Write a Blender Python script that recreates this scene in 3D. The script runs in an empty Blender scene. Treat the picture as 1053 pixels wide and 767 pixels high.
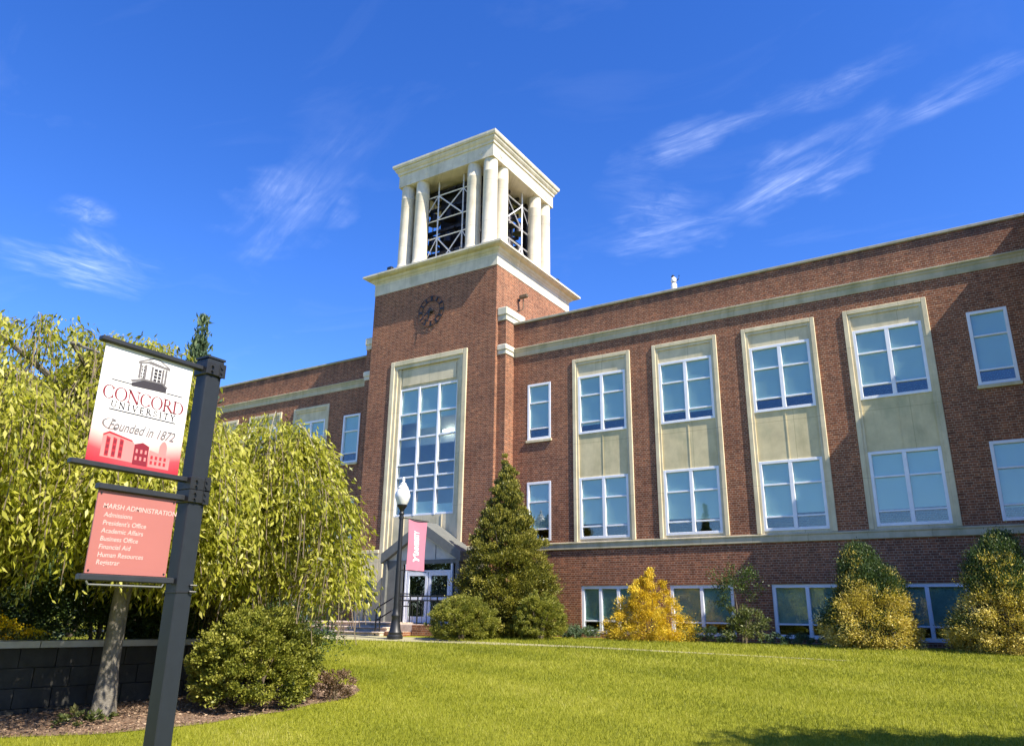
import bpy, math, random
import numpy as np
from mathutils import Matrix, Vector
rng = np.random.default_rng(7)
D = 22.865            # the plane of the facade
random.seed(7)
PI = math.pi
S = bpy.context.scene
COL = S.collection

# ------------------------------------------------------------------ camera
cam = bpy.data.cameras.new('camera')
cam.sensor_width = 36.0
cam.lens = 26.70
cam.clip_start = 0.05
cam.clip_end = 3000
co = bpy.data.objects.new('camera', cam)
R_ = Vector((0.847, 0.53144, 0.013)); U_ = Vector((0.15014, -0.26261, 0.95315)); F_ = Vector((-0.50996, 0.80536, 0.30222))
M = Matrix(((R_.x, U_.x, -F_.x, 0), (R_.y, U_.y, -F_.y, 0), (R_.z, U_.z, -F_.z, 1.6), (0, 0, 0, 1)))
co.matrix_world = M
COL.objects.link(co)
S.camera = co

# ------------------------------------------------------------------ light
SUN = Vector((1.0, -0.20, 1.085)).normalized()
elev = math.asin(SUN.z)
sl = bpy.data.lights.new('sun', 'SUN')
sl.energy = 5.0
sl.angle = math.radians(0.5)
sl.color = (1.0, 0.91, 0.77)
so = bpy.data.objects.new('sun', sl)
so.rotation_euler = SUN.to_track_quat('Z', 'Y').to_euler()
so.location = (40, -10, 60)
COL.objects.link(so)

S.view_settings.view_transform = 'Standard'
S.view_settings.look = 'None'
S.view_settings.gamma = 1
S.view_settings.use_curve_mapping = False
S.view_settings.exposure = 1.05
S.cycles.max_bounces = 5
S.cycles.diffuse_bounces = 3
S.cycles.transparent_max_bounces = 8
S.cycles.use_denoising = True

W = bpy.data.worlds.new('World')
S.world = W
W.use_nodes = True
nt = W.node_tree
nt.nodes.clear()

class NT:
    def __init__(s, t): s.t = t
    def n(s, typ, **k):
        x = s.t.nodes.new('ShaderNode' + typ)
        for a, b in k.items(): setattr(x, a, b)
        return x
    def l(s, a, b): s.t.links.new(a, b)
    def val(s, sock, v):
        if hasattr(v, 'is_linked') or isinstance(v, bpy.types.NodeSocket): s.l(v, sock)
        else: sock.default_value = v
    def math(s, op, a, b=0.0, c=None, clamp=False):
        x = s.n('Math', operation=op, use_clamp=clamp)
        s.val(x.inputs[0], a); s.val(x.inputs[1], b)
        if c is not None: s.val(x.inputs[2], c)
        return x.outputs[0]
    def mix(s, fac, a, b, typ='MIX'):
        x = s.n('Mix', data_type='RGBA', blend_type=typ)
        s.val(x.inputs[0], fac); s.val(x.inputs[6], a); s.val(x.inputs[7], b)
        return x.outputs[2]
    def noise(s, vec, scale, detail=4, rough=.55, dist=0):
        x = s.n('TexNoise')
        if vec is not None: s.l(vec, x.inputs['Vector'])
        x.inputs['Scale'].default_value = scale; x.inputs['Detail'].default_value = detail
        x.inputs['Roughness'].default_value = rough; x.inputs['Distortion'].default_value = dist
        return x.outputs[0]
    def ramp(s, fac, stops):
        x = s.n('ValToRGB'); s.val(x.inputs[0], fac)
        e = x.color_ramp.elements
        while len(e) < len(stops): e.new(.5)
        for i, (p, c) in enumerate(stops):
            e[i].position = p; e[i].color = (*c, 1) if len(c) == 3 else c
        return x.outputs[0]
    def mapr(s, v, a, b, c=0., d=1.):
        x = s.n('MapRange', clamp=True)
        s.val(x.inputs[0], v)
        for i, q in enumerate((a, b, c, d)): x.inputs[i + 1].default_value = q
        return x.outputs[0]
    def mapping(s, vec, loc=(0, 0, 0), rot=(0, 0, 0), sc=(1, 1, 1), typ='POINT'):
        x = s.n('Mapping', vector_type=typ); s.l(vec, x.inputs[0])
        x.inputs[1].default_value = loc; x.inputs[2].default_value = rot; x.inputs[3].default_value = sc
        return x.outputs[0]
    def sep(s, v):
        x = s.n('SeparateXYZ'); s.l(v, x.inputs[0]); return x.outputs
    def comb(s, a, b, c):
        x = s.n('CombineXYZ')
        for i, q in enumerate((a, b, c)): s.val(x.inputs[i], q)
        return x.outputs[0]

w = NT(nt)
sky = w.n('TexSky', sky_type='NISHITA', sun_disc=False)
sky.sun_elevation = elev
sky.sun_rotation = math.atan2(SUN.x, SUN.y)
sky.altitude = 700
sky.air_density = 1.0
sky.dust_density = 0.35
sky.ozone_density = 4.5
hs = w.n('HueSaturation'); hs.inputs['Saturation'].default_value = 1.27
hs.inputs['Hue'].default_value = 0.517
w.l(sky.outputs[0], hs.inputs['Color'])
# cirrus wisps: directions projected on a plane high above the place
tc = w.n('TexCoord')
d = w.sep(tc.outputs['Generated'])
zz = w.math('MAXIMUM', d[2], 0.06)
q = w.comb(w.math('DIVIDE', d[0], zz), w.math('DIVIDE', d[1], zz), 0.0)
cl = None
#          ax, ay, bx, by, half width, strength
WISPS = [(-2.32, .92, -2.24, 1.28, .09, .75), (-2.0, .91, -1.84, .90, .035, .5), (-2.02, .95, -2.2, 1.2, .04, .5),
         (-1.72, 1.30, -1.12, 1.06, .07, .42), (-.80, 1.78, -.48, 1.79, .08, .65), (-.46, 1.79, -.08, 1.58, .06, .75),
         (-.12, 1.59, .20, 1.51, .03, .4), (-.62, 1.43, -.26, 1.405, .035, .62), (-.27, 1.41, .0, 1.37, .03, .35), (-.70, 1.55, -.52, 1.74, .05, .35)]
for (ax, ay, bx, by, hw, st) in WISPS:
    L = math.hypot(bx - ax, by - ay); an = math.atan2(by - ay, bx - ax)
    v = w.mapping(q, ((ax + bx) / 2, (ay + by) / 2, 0), (0, 0, an), (L / 2 * 1.35, hw * 2.4, 1), 'TEXTURE')
    wn = w.n('TexNoise'); w.l(w.mapping(q, (ax, by, 0)), wn.inputs['Vector']); wn.inputs['Scale'].default_value = 7.0; wn.inputs['Detail'].default_value = 6
    wv = w.n('VectorMath', operation='MULTIPLY_ADD'); w.l(wn.outputs['Color'], wv.inputs[0]); wv.inputs[1].default_value = (1.1, 2.2, 0); wv.inputs[2].default_value = (-.55, -1.1, 0)
    wa_ = w.n('VectorMath', operation='ADD'); w.l(v, wa_.inputs[0]); w.l(wv.outputs[0], wa_.inputs[1])
    ln = w.n('VectorMath', operation='LENGTH'); w.l(wa_.outputs[0], ln.inputs[0])
    m = w.mapr(ln.outputs['Value'], 1.0, 0.15)
    nz = w.noise(w.mapping(v, (ax * 7, ay * 5, 0), (0, 0, .22), (1.0, 1.5 * hw / .06, 1)), 1.5, 10, .60, .7)
    fb = w.noise(w.mapping(v, (ay * 3, ax * 4, 0), (0, 0, -.35), (1.1, 5.0 * hw / .06, 1)), 2.0, 10, .68, .4)
    body = w.math('MULTIPLY', w.mapr(nz, .36, .80), w.mapr(fb, .30, .72, .25, 1.0))
    m = w.math('MULTIPLY', w.math('MULTIPLY', w.math('POWER', m, 1.3), w.math('ADD', body, .05)), st * .40)
    cl = m if cl is None else w.math('MAXIMUM', cl, m)
soft = w.mapr(w.noise(w.mapping(q, sc=(1.2, 2.6, 1)), 1.3, 6, .6, .8), .56, .95, 0, .03)
cl = w.math('ADD', cl, soft, clamp=True)
skyc = w.mix(cl, hs.outputs[0], (9.0, 9.6, 10.4, 1))
bg = w.n('Background'); bg.inputs['Strength'].default_value = 0.137
w.l(skyc, bg.inputs['Color'])
out = w.n('OutputWorld'); w.l(bg.outputs[0], out.inputs[0])

# ------------------------------------------------------------------ materials
def newmat(name):
    m = bpy.data.materials.new(name); m.use_nodes = True
    t = NT(m.node_tree)
    return m, t, m.node_tree.nodes['Principled BSDF']
def bump(t, b, h, s=.3, d=.02):
    x = t.n('Bump'); x.inputs['Strength'].default_value = s; x.inputs['Distance'].default_value = d
    t.l(h, x.inputs['Height']); t.l(x.outputs[0], b.inputs['Normal'])
def plain(name, col, rough=.6, var=.12, scale=6, metal=0., spec=.5, bmp=0.):
    m, t, b = newmat(name)
    g = t.n('NewGeometry').outputs['Position']
    nz = t.noise(g, scale, 5, .6)
    c = t.ramp(nz, [(.3, tuple(x * (1 - var) for x in col)), (.7, tuple(min(1, x * (1 + var)) for x in col))])
    t.l(c, b.inputs['Base Color']); b.inputs['Roughness'].default_value = rough
    b.inputs['Metallic'].default_value = metal; b.inputs['Specular IOR Level'].default_value = spec
    if bmp: bump(t, b, t.noise(g, scale * 6, 4), bmp, .01)
    return m
def brick_mat(name, soot=True):
    m, t, b = newmat(name)
    g = t.n('NewGeometry').outputs['Position']
    s = t.sep(g)
    v = t.comb(t.math('ADD', s[0], s[1]), s[2], 0.0)
    br = t.n('TexBrick'); br.offset = .5; br.squash = .5; br.squash_frequency = 2
    t.l(v, br.inputs['Vector'])
    br.inputs['Scale'].default_value = 1.0; br.inputs['Brick Width'].default_value = .203
    br.inputs['Row Height'].default_value = .0677; br.inputs['Mortar Size'].default_value = .006
    br.inputs['Mortar Smooth'].default_value = .2; br.inputs['Bias'].default_value = -.15
    br.inputs['Color1'].default_value = (.265, .100, .050, 1); br.inputs['Color2'].default_value = (.150, .058, .032, 1)
    br.inputs['Mortar'].default_value = (.38, .29, .21, 1)
    big = t.noise(g, .7, 5, .6)
    c = t.mix(1.0, br.outputs['Color'], t.ramp(big, [(.25, (.70, .68, .70)), (.5, (.98, .98, .98)), (.75, (1.18, 1.14, 1.06))]), 'MULTIPLY')
    # every brick a little different
    cell = t.noise(t.mapping(v, sc=(4.93, 14.8, 1)), 1.0, 2, .7)
    c = t.mix(1.0, c, t.ramp(cell, [(.30, (.66, .64, .64)), (.5, (1, 1, 1)), (.66, (1.35, 1.32, 1.22)), (.76, (2.3, 2.3, 2.1))]), 'MULTIPLY')
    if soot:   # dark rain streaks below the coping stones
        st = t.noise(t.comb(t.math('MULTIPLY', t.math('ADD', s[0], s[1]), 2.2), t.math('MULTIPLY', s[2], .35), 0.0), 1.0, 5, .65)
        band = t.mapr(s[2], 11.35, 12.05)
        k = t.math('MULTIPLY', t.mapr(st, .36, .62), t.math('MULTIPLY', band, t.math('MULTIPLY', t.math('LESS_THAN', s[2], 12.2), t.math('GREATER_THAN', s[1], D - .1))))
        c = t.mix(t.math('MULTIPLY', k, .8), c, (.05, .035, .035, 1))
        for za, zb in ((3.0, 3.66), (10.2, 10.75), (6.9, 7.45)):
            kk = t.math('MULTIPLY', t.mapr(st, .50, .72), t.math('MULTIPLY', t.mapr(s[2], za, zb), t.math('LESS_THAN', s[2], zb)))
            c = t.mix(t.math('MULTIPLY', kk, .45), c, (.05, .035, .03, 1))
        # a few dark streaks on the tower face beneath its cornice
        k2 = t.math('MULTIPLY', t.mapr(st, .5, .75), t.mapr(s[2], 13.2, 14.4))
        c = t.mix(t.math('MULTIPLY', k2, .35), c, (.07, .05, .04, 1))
    t.l(c, b.inputs['Base Color']); b.inputs['Roughness'].default_value = .85
    b.inputs['Specular IOR Level'].default_value = .2
    h = t.math('ADD', t.math('MULTIPLY', br.outputs['Fac'], -1.0), t.math('MULTIPLY', cell, .5))
    bump(t, b, h, .35, .008)
    return m
def stone_mat(name, col, green=.35, streak=.5):
    m, t, b = newmat(name)
    g = t.n('NewGeometry').outputs['Position']
    s = t.sep(g)
    u = t.math('ADD', s[0], s[1])
    st = t.noise(t.comb(t.math('MULTIPLY', u, 3.0), t.math('MULTIPLY', s[2], .5), 0.0), 1.0, 6, .65)
    bl = t.noise(g, 2.2, 6, .62)
    c = t.ramp(bl, [(.28, tuple(x * .82 for x in col)), (.72, tuple(min(.9, x * 1.1) for x in col))])
    c = t.mix(t.math('MULTIPLY', t.mapr(st, .5, .74), streak), c, (col[0] * .52, col[1] * .52, col[2] * .42, 1))
    c = t.mix(t.math('MULTIPLY', t.mapr(t.noise(t.comb(t.math('MULTIPLY', u, 1.1), t.math('MULTIPLY', s[2], .6), 3.0), 1.0, 5, .6), .52, .72), green), c, (.22, .26, .15, 1))
    # joints between the blocks
    jn = t.n('TexBrick'); jn.offset = 0
    t.l(t.comb(t.math('ADD', u, .31), t.math('ADD', s[2], .4), 0.0), jn.inputs['Vector'])
    jn.inputs['Scale'].default_value = 1; jn.inputs['Brick Width'].default_value = 1.55; jn.inputs['Row Height'].default_value = 1.9
    jn.inputs['Mortar Size'].default_value = .006; jn.inputs['Mortar Smooth'].default_value = .3
    c = t.mix(t.math('MULTIPLY', jn.outputs['Fac'], .75), c, (col[0] * .45, col[1] * .45, col[2] * .4, 1))
    t.l(c, b.inputs['Base Color']); b.inputs['Roughness'].default_value = .8
    b.inputs['Specular IOR Level'].default_value = .25
    bump(t, b, t.noise(g, 24, 5), .12, .01)
    return m
def leaf_mat(name, stops, trans=.32, rough=.5, spec=.35):
    m, t, b = newmat(name)
    at = t.n('Attribute', attribute_name='rnd')
    c = t.ramp(at.outputs['Fac'], stops)
    t.l(c, b.inputs['Base Color']); b.inputs['Roughness'].default_value = rough
    b.inputs['Specular IOR Level'].default_value = spec
    tr = t.n('BsdfTranslucent')
    t.l(t.mix(1.0, c, (1.25, 1.3, .6, 1), 'MULTIPLY'), tr.inputs['Color'])
    mx = t.n('MixShader'); mx.inputs[0].default_value = trans
    t.l(b.outputs[0], mx.inputs[1]); t.l(tr.outputs[0], mx.inputs[2])
    t.l(mx.outputs[0], m.node_tree.nodes['Material Output'].inputs[0])
    return m
def glass_mat(name, tint=(.90, .97, .96), refl=.035):
    m, t, b = newmat(name)
    m.node_tree.nodes.remove(b)
    g = t.n('NewGeometry').outputs['Position']
    tr = t.n('BsdfTransparent'); tr.inputs[0].default_value = (*tint, 1)
    gl = t.n('BsdfGlossy'); gl.inputs['Roughness'].default_value = .012; gl.inputs[0].default_value = (.93, .96, 1, 1)
    bp = t.n('Bump'); bp.inputs['Strength'].default_value = .05; bp.inputs['Distance'].default_value = .05
    t.l(t.noise(g, .9, 2), bp.inputs['Height']); t.l(bp.outputs[0], gl.inputs['Normal'])
    ge = t.n('NewGeometry'); dt = t.n('VectorMath', operation='DOT_PRODUCT')
    t.l(ge.outputs['Normal'], dt.inputs[0]); t.l(ge.outputs['Incoming'], dt.inputs[1])
    fr = t.math('MULTIPLY_ADD', t.math('POWER', t.math('SUBTRACT', 1.0, t.math('ABSOLUTE', dt.outputs['Value'])), 5.0), .95, .05)
    mx = t.n('MixShader'); t.l(t.math('ADD', t.math('MULTIPLY', fr, 1.0), refl, clamp=True), mx.inputs[0])
    t.l(tr.outputs[0], mx.inputs[1]); t.l(gl.outputs[0], mx.inputs[2])
    t.l(mx.outputs[0], m.node_tree.nodes['Material Output'].inputs[0])
    return m

MT = {}
MT['brick'] = brick_mat('red_brick')
MT['stone'] = stone_mat('limestone', (.66, .575, .385), .34, .55)
MT['cornice'] = stone_mat('weathered_limestone', (.52, .465, .33), .60, .7)
MT['spandrel'] = stone_mat('mottled_limestone', (.66, .565, .335), .45, .35)
MT['tower_stone'] = stone_mat('tower_limestone', (.66, .61, .49), .38, .5)
MT['column'] = stone_mat('column_stone', (.66, .60, .475), .12, .35)
MT['white'] = plain('white_window_paint', (.78, .80, .84), .45, .06, 3)
MT['glass'] = glass_mat('window_glass')
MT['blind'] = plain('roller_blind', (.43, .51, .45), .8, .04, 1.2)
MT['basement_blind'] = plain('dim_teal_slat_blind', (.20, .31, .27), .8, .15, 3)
MT['room'] = plain('room_plaster', (.62, .64, .62), .9, .1, 1)
MT['roof'] = plain('roof_gravel', (.18, .17, .16), .95, .2, 4)
MT['coping'] = stone_mat('coping_stone', (.34, .32, .25), .75, .85)
MT['dark_metal'] = plain('bronze_dark_metal', (.022, .024, .028), .42, .2, 9)
MT['sign_metal'] = plain('charcoal_powder_coat', (.011, .015, .020), .5, .12, 14)
MT['black'] = plain('black_metal', (.012, .013, .014), .45, .2, 9)
MT['lattice'] = plain('pale_lattice_paint', (.66, .66, .68), .5, .1, 6)
MT['bell'] = plain('aged_bronze', (.035, .034, .040), .5, .3, 8, .6)
MT['slate'] = plain('grey_entry_trim', (.135, .14, .13), .6, .15, 5)
MT['entry_panel'] = plain('pale_entry_panel', (.55, .53, .47), .7, .1, 3)
MT['step'] = plain('weathered_concrete_step', (.50, .40, .31), .9, .25, 5, bmp=.2)
MT['walk'] = plain('concrete_walk', (.33, .30, .17), .9, .15, 3, bmp=.2)
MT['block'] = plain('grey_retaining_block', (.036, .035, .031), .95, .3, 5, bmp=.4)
MT['cap'] = plain('planter_cap_stone', (.40, .39, .37), .85, .15, 6, bmp=.2)
MT['bark'] = plain('pale_grey_bark', (.15, .135, .11), .9, .45, 9, bmp=1.0)
MT['twig'] = plain('brown_twig', (.13, .10, .065), .9, .3, 12)
MT['twig_pale'] = plain('bleached_twig', (.34, .29, .22), .9, .3, 12)
MT['globe'] = plain('opal_lamp_globe', (.74, .74, .70), .22, .04, 6)
MT['banner'] = plain('pink_banner_vinyl', (.50, .19, .26), .55, .05, 2)
MT['print'] = plain('white_lettering', (.86, .86, .84), .6, .03, 2)
MT['faded_print'] = plain('faded_white_lettering', (.66, .43, .39), .6, .1, 40)
MT['salmon'] = plain('salmon_red_panel', (.37, .13, .11), .4, .05, 2)
MT['grey_ink'] = plain('grey_print_ink', (.035, .03, .035), .5, .05, 2)
MT['pale_ink'] = plain('pale_grey_print_ink', (.15, .14, .145), .5, .05, 2)
MT['red_ink'] = plain('maroon_print_ink', (.20, .010, .022), .5, .05, 2)
MT['pink_ink'] = plain('pink_print_ink', (.62, .20, .19), .5, .05, 2)
MT['mid_red_ink'] = plain('scarlet_print_ink', (.36, .02, .03), .5, .05, 2)
MT['white_metal'] = plain('white_enamel', (.8, .8, .8), .4, .05, 2)
MT['tower_leaf'] = None
MT['weep'] = leaf_mat('weeping_leaf', [(0, (.04, .06, .006)), (.3, (.22, .235, .018)), (.6, (.43, .425, .05)), (1, (.62, .58, .17))], .48, .42, .4)
MT['dark_leaf'] = leaf_mat('dark_shrub_leaf', [(0, (.020, .038, .010)), (.6, (.05, .085, .018)), (1, (.12, .15, .03))], .25)
MT['box_leaf'] = leaf_mat('boxwood_leaf', [(0, (.08, .10, .014)), (.5, (.22, .23, .03)), (1, (.38, .36, .07))], .25)
MT['conifer'] = leaf_mat('cypress_spray', [(0, (.06, .070, .010)), (.5, (.18, .175, .024)), (1, (.34, .30, .05))], .2)
MT['conifer_dark'] = leaf_mat('dark_cypress_spray', [(0, (.022, .045, .016)), (.6, (.055, .095, .026)), (1, (.11, .15, .04))], .2)
MT['gold'] = leaf_mat('golden_cypress_spray', [(0, (.28, .17, .010)), (.5, (.66, .46, .022)), (1, (.85, .66, .09))], .25)
MT['gold_tan'] = leaf_mat('tan_gold_spray', [(0, (.26, .21, .03)), (.5, (.58, .46, .09)), (1, (.78, .66, .24))], .25)
MT['juniper'] = leaf_mat('juniper_spray', [(0, (.035, .07, .04)), (.6, (.09, .14, .07)), (1, (.16, .21, .09))], .2)
MT['thin_leaf'] = leaf_mat('loose_shrub_leaf', [(0, (.05, .075, .02)), (.6, (.12, .145, .04)), (1, (.24, .23, .09))], .3)
MT['brown_leaf'] = leaf_mat('brown_shrub_leaf', [(0, (.10, .06, .035)), (.6, (.19, .12, .07)), (1, (.28, .2, .12))], .2)
MT['flower'] = leaf_mat('yellow_petal', [(0, (.66, .40, .005)), (.5, (.84, .62, .01)), (1, (.88, .74, .05))], .45)
MT['oak'] = leaf_mat('shade_tree_leaf', [(0, (.03, .06, .012)), (.6, (.07, .11, .02)), (1, (.12, .16, .03))], .3)
MT['grass'] = leaf_mat('grass_blade', [(0, (.105, .130, .010)), (.5, (.235, .250, .020)), (.9, (.36, .35, .05)), (1, (.52, .47, .19))], .3, .55, .25)

def ground_mat(name):
    m, t, b = newmat(name)
    g = t.n('NewGeometry').outputs['Position']
    a = t.noise(g, .35, 5, .6); f = t.noise(g, 14, 6, .7)
    c = t.ramp(a, [(.3, (.18, .20, .014)), (.7, (.26, .265, .026))])
    c = t.mix(.75, c, t.ramp(f, [(.3, (.45, .5, .4)), (.7, (1.35, 1.3, 1.3))]), 'MULTIPLY')
    t.l(c, b.inputs['Base Color']); b.inputs['Roughness'].default_value = .95; b.inputs['Specular IOR Level'].default_value = .1
    bump(t, b, f, .6, .04)
    return m
MT['ground'] = ground_mat('lawn_turf')
def mulch_mat():
    m, t, b = newmat('bark_mulch')
    g = t.n('NewGeometry').outputs['Position']
    f = t.noise(g, 22, 6, .75)
    t.l(t.ramp(f, [(.3, (.07, .042, .026)), (.55, (.24, .155, .10)), (.75, (.42, .30, .20))]), b.inputs['Base Color'])
    b.inputs['Roughness'].default_value = .95; bump(t, b, f, .8, .05)
    return m
MT['mulch'] = mulch_mat()
def panel_print():   # the printed sheet itself fades from white to red towards its foot
    m, t, b = newmat('printed_banner_sheet')
    s = t.sep(t.n('NewGeometry').outputs['Position'])
    f = t.math('ADD', s[2], t.math('MULTIPLY', t.math('ABSOLUTE', t.math('SUBTRACT', s[1], 2.75)), -.22))
    c = t.ramp(t.mapr(f, 2.38, 2.70), [(0, (.42, .015, .025)), (.28, (.52, .06, .07)), (.6, (.76, .45, .40)), (1, (.80, .79, .78))])
    t.l(c, b.inputs['Base Color']); b.inputs['Roughness'].default_value = .35
    return m
MT['sheet'] = panel_print()

# ------------------------------------------------------------------ mesh helpers
ORG = {}
class MB:
    def __init__(s): s.v = []; s.f = []
    def add(s, vs, fs):
        o = len(s.v); s.v += [tuple(p) for p in vs]; s.f += [tuple(i + o for i in f) for f in fs]; return s
    def box(s, x0, x1, y0, y1, z0, z1):
        return s.add([(x0, y0, z0), (x1, y0, z0), (x1, y1, z0), (x0, y1, z0), (x0, y0, z1), (x1, y0, z1), (x1, y1, z1), (x0, y1, z1)],
                     [(0, 3, 2, 1), (4, 5, 6, 7), (0, 1, 5, 4), (1, 2, 6, 5), (2, 3, 7, 6), (3, 0, 4, 7)])
    def bbox(s, x0, x1, y0, y1, z0, z1, b=.01):
        # box with chamfered vertical and horizontal edges: three stacked rings
        xs = [(x0 + b, x1 - b), (x0, x1)]
        def ring(i, z):
            X0, X1 = (x0 + i, x1 - i); Y0, Y1 = (y0 + i, y1 - i)
            c = b
            return [(X0 + c, Y0, z), (X1 - c, Y0, z), (X1, Y0 + c, z), (X1, Y1 - c, z), (X1 - c, Y1, z), (X0 + c, Y1, z), (X0, Y1 - c, z), (X0, Y0 + c, z)]
        return s.loft([ring(b, z0), ring(0, z0 + b), ring(0, z1 - b), ring(b, z1)])
    def loft(s, rings, cap=True):
        n = len(rings[0]); vs = [p for r in rings for p in r]; fs = []
        for k in range(len(rings) - 1):
            for i in range(n):
                j = (i + 1) % n
                fs.append((k * n + i, k * n + j, (k + 1) * n + j, (k + 1) * n + i))
        if cap:
            fs.append(tuple(range(n - 1, -1, -1))); fs.append(tuple(range((len(rings) - 1) * n, len(rings) * n)))
        return s.add(vs, fs)
    def lathe(s, cx, cy, prof, n=16):
        return s.loft([[(cx + r * math.cos(2 * PI * i / n), cy + r * math.sin(2 * PI * i / n), z) for i in range(n)] for r, z in prof])
    def tube(s, pts, rad, n=6):
        pts = [Vector(p) for p in pts]
        if not hasattr(rad, '__len__'): rad = [rad] * len(pts)
        rings = []
        for i, p in enumerate(pts):
            t = (pts[min(i + 1, len(pts) - 1)] - pts[max(i - 1, 0)]).normalized()
            a = t.cross(Vector((0.13, .2, 1))) if abs(t.z) < .95 else t.cross(Vector((1, 0.1, 0)))
            a.normalize(); b = t.cross(a)
            rings.append([p + (a * math.cos(2 * PI * k / n) + b * math.sin(2 * PI * k / n)) * rad[i] for k in range(n)])
        return s.loft(rings)
    def prism(s, poly, axis, a, b):
        # poly: 2D points in the plane across axis
        def P(u, v, w_):
            return {'x': (w_, u, v), 'y': (u, w_, v), 'z': (u, v, w_)}[axis]
        n = len(poly)
        vs = [P(u, v, a) for u, v in poly] + [P(u, v, b) for u, v in poly]
        fs = [tuple(range(n - 1, -1, -1)), tuple(range(n, 2 * n))] + [(i, (i + 1) % n, n + (i + 1) % n, n + i) for i in range(n)]
        return s.add(vs, fs)
    def build(s, name, mat, parent=None, smooth=False):
        o = ORG.get(parent.name, (0, 0, 0)) if parent else (0, 0, 0)
        me = bpy.data.meshes.new(name)
        me.from_pydata([(x - o[0], y - o[1], z - o[2]) for x, y, z in s.v], [], s.f)
        me.materials.append(MT[mat] if isinstance(mat, str) else mat)
        import bmesh
        bm = bmesh.new(); bm.from_mesh(me); bmesh.ops.recalc_face_normals(bm, faces=bm.faces); bm.to_mesh(me); bm.free()
        if smooth:
            for p in me.polygons: p.use_smooth = True
            try: me.set_sharp_from_angle(angle=math.radians(42))
            except Exception: pass
        ob = bpy.data.objects.new(name, me); COL.objects.link(ob)
        if parent: ob.parent = parent; ORG[ob.name] = o
        return ob

def tag(o, label, cat, group=None):
    o['label'] = label; o['category'] = cat
    if group: o['group'] = group
    return o
def thing(name, label, cat, loc=(0, 0, 0), group=None):
    o = bpy.data.objects.new(name, None); COL.objects.link(o)
    o.location = loc; o.empty_display_size = .2; ORG[o.name] = tuple(loc)
    return tag(o, label, cat, group)
def struct(o, kind='structure'):
    o['kind'] = kind; return o

def npmesh(name, V, F, mat, parent=None, rnd=None):
    o = np.array(ORG.get(parent.name, (0, 0, 0)) if parent else (0, 0, 0))
    V = np.asarray(V, dtype=np.float32) - o.astype(np.float32)
    F = np.asarray(F, dtype=np.int32)
    k = F.shape[1]
    me = bpy.data.meshes.new(name)
    me.vertices.add(len(V)); me.vertices.foreach_set('co', V.astype(np.float32).ravel())
    me.loops.add(F.size); me.loops.foreach_set('vertex_index', F.ravel())
    me.polygons.add(len(F)); me.polygons.foreach_set('loop_start', np.arange(0, F.size, k, dtype=np.int32))
    me.update(calc_edges=True)
    if rnd is not None:
        a = me.attributes.new('rnd', 'FLOAT', 'FACE'); a.data.foreach_set('value', np.asarray(rnd, dtype=np.float32))
    me.materials.append(MT[mat])
    ob = bpy.data.objects.new(name, me); COL.objects.link(ob)
    if parent: ob.parent = parent; ORG[ob.name] = tuple(o)
    return ob
def norm(a): return a / np.maximum(np.linalg.norm(a, axis=1, keepdims=True), 1e-9)
def leaves(P, D, L, Wd, fold=.25, jit=.35):
    """kite-shaped leaves, folded along the midrib; P base points, D directions"""
    n = len(P)
    D = norm(D + rng.normal(0, jit, (n, 3)))
    A = norm(np.cross(D, rng.normal(0, 1, (n, 3))))
    N = np.cross(A, D)
    L = np.broadcast_to(np.asarray(L), (n,))[:, None]; Wd = np.broadcast_to(np.asarray(Wd), (n,))[:, None]
    m = P + D * L * .42
    V = np.stack([P, m + A * Wd * .5 + N * Wd * fold, P + D * L, m - A * Wd * .5 + N * Wd * fold], 1).reshape(-1, 3)
    return V
def leaf_mesh(name, V, mat, parent, rnd=None):
    n = len(V) // 4
    F = np.arange(n * 4).reshape(n, 4)
    return npmesh(name, V, F, mat, parent, rng.random(n) if rnd is None else rnd)

def gz(y):
    k = .045 * np.maximum(np.asarray(y, dtype=float), -5)
    return np.minimum(k, .92)

# ------------------------------------------------------------------ ground
D = 22.865
ys = [-300, -60, -5, 0, 5, 10, 15, .92 / .045, 30, 60, 300]
xs = [-300, -60, -30, -15, 0, 15, 30, 60, 300]
mb = MB()
vs = [(x, y, float(gz(y))) for y in ys for x in xs]
n = len(xs)
fs = [(j * n + i, j * n + i + 1, (j + 1) * n + i + 1, (j + 1) * n + i) for j in range(len(ys) - 1) for i in range(n - 1)]
struct(mb.add(vs, fs).build('ground', 'ground'))

def sheet(name, poly, mat, off, sub=1):
    m_ = MB(); m_.add([(x, y, float(gz(y)) + off) for x, y in poly], [tuple(range(len(poly)))])
    return struct(m_.build(name, mat))
bed = [(-8.55, 9.2), (-8.35, 8.75), (-8.4, 8.2), (-8.28, 7.6), (-8.42, 7.0), (-8.40, 6.5), (-8.7, 5.9), (-8.9, 5.5), (-9.5, 5.0), (-10.2, 4.4), (-11.2, 4.0), (-11.3, 6), (-10.9, 8), (-10.5, 10), (-9.3, 10), (-8.8, 9.6)]
sheet('mulch_bed', bed, 'mulch', .006)
walk = [(-30, 17.0), (-20, 17.35), (-15.5, 17.85), (-9.4, 18.1), (-3.0, 17.40), (-2.9, 17.5), (-9.4, 18.5), (-13.9, 18.75), (-15, 19.35), (-21.5, 19.35), (-22, 18.6), (-30, 18.4)]
sheet('sidewalk', walk, 'walk', .008)
road = [(-300, -9), (-300, -17), (300, -17), (300, -9)]
struct(MB().add([(x, y, -.2) for x, y in road], [(0, 1, 2, 3)]).build('road', plain('asphalt', (.05, .05, .05), .9, .2, 6)))

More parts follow.
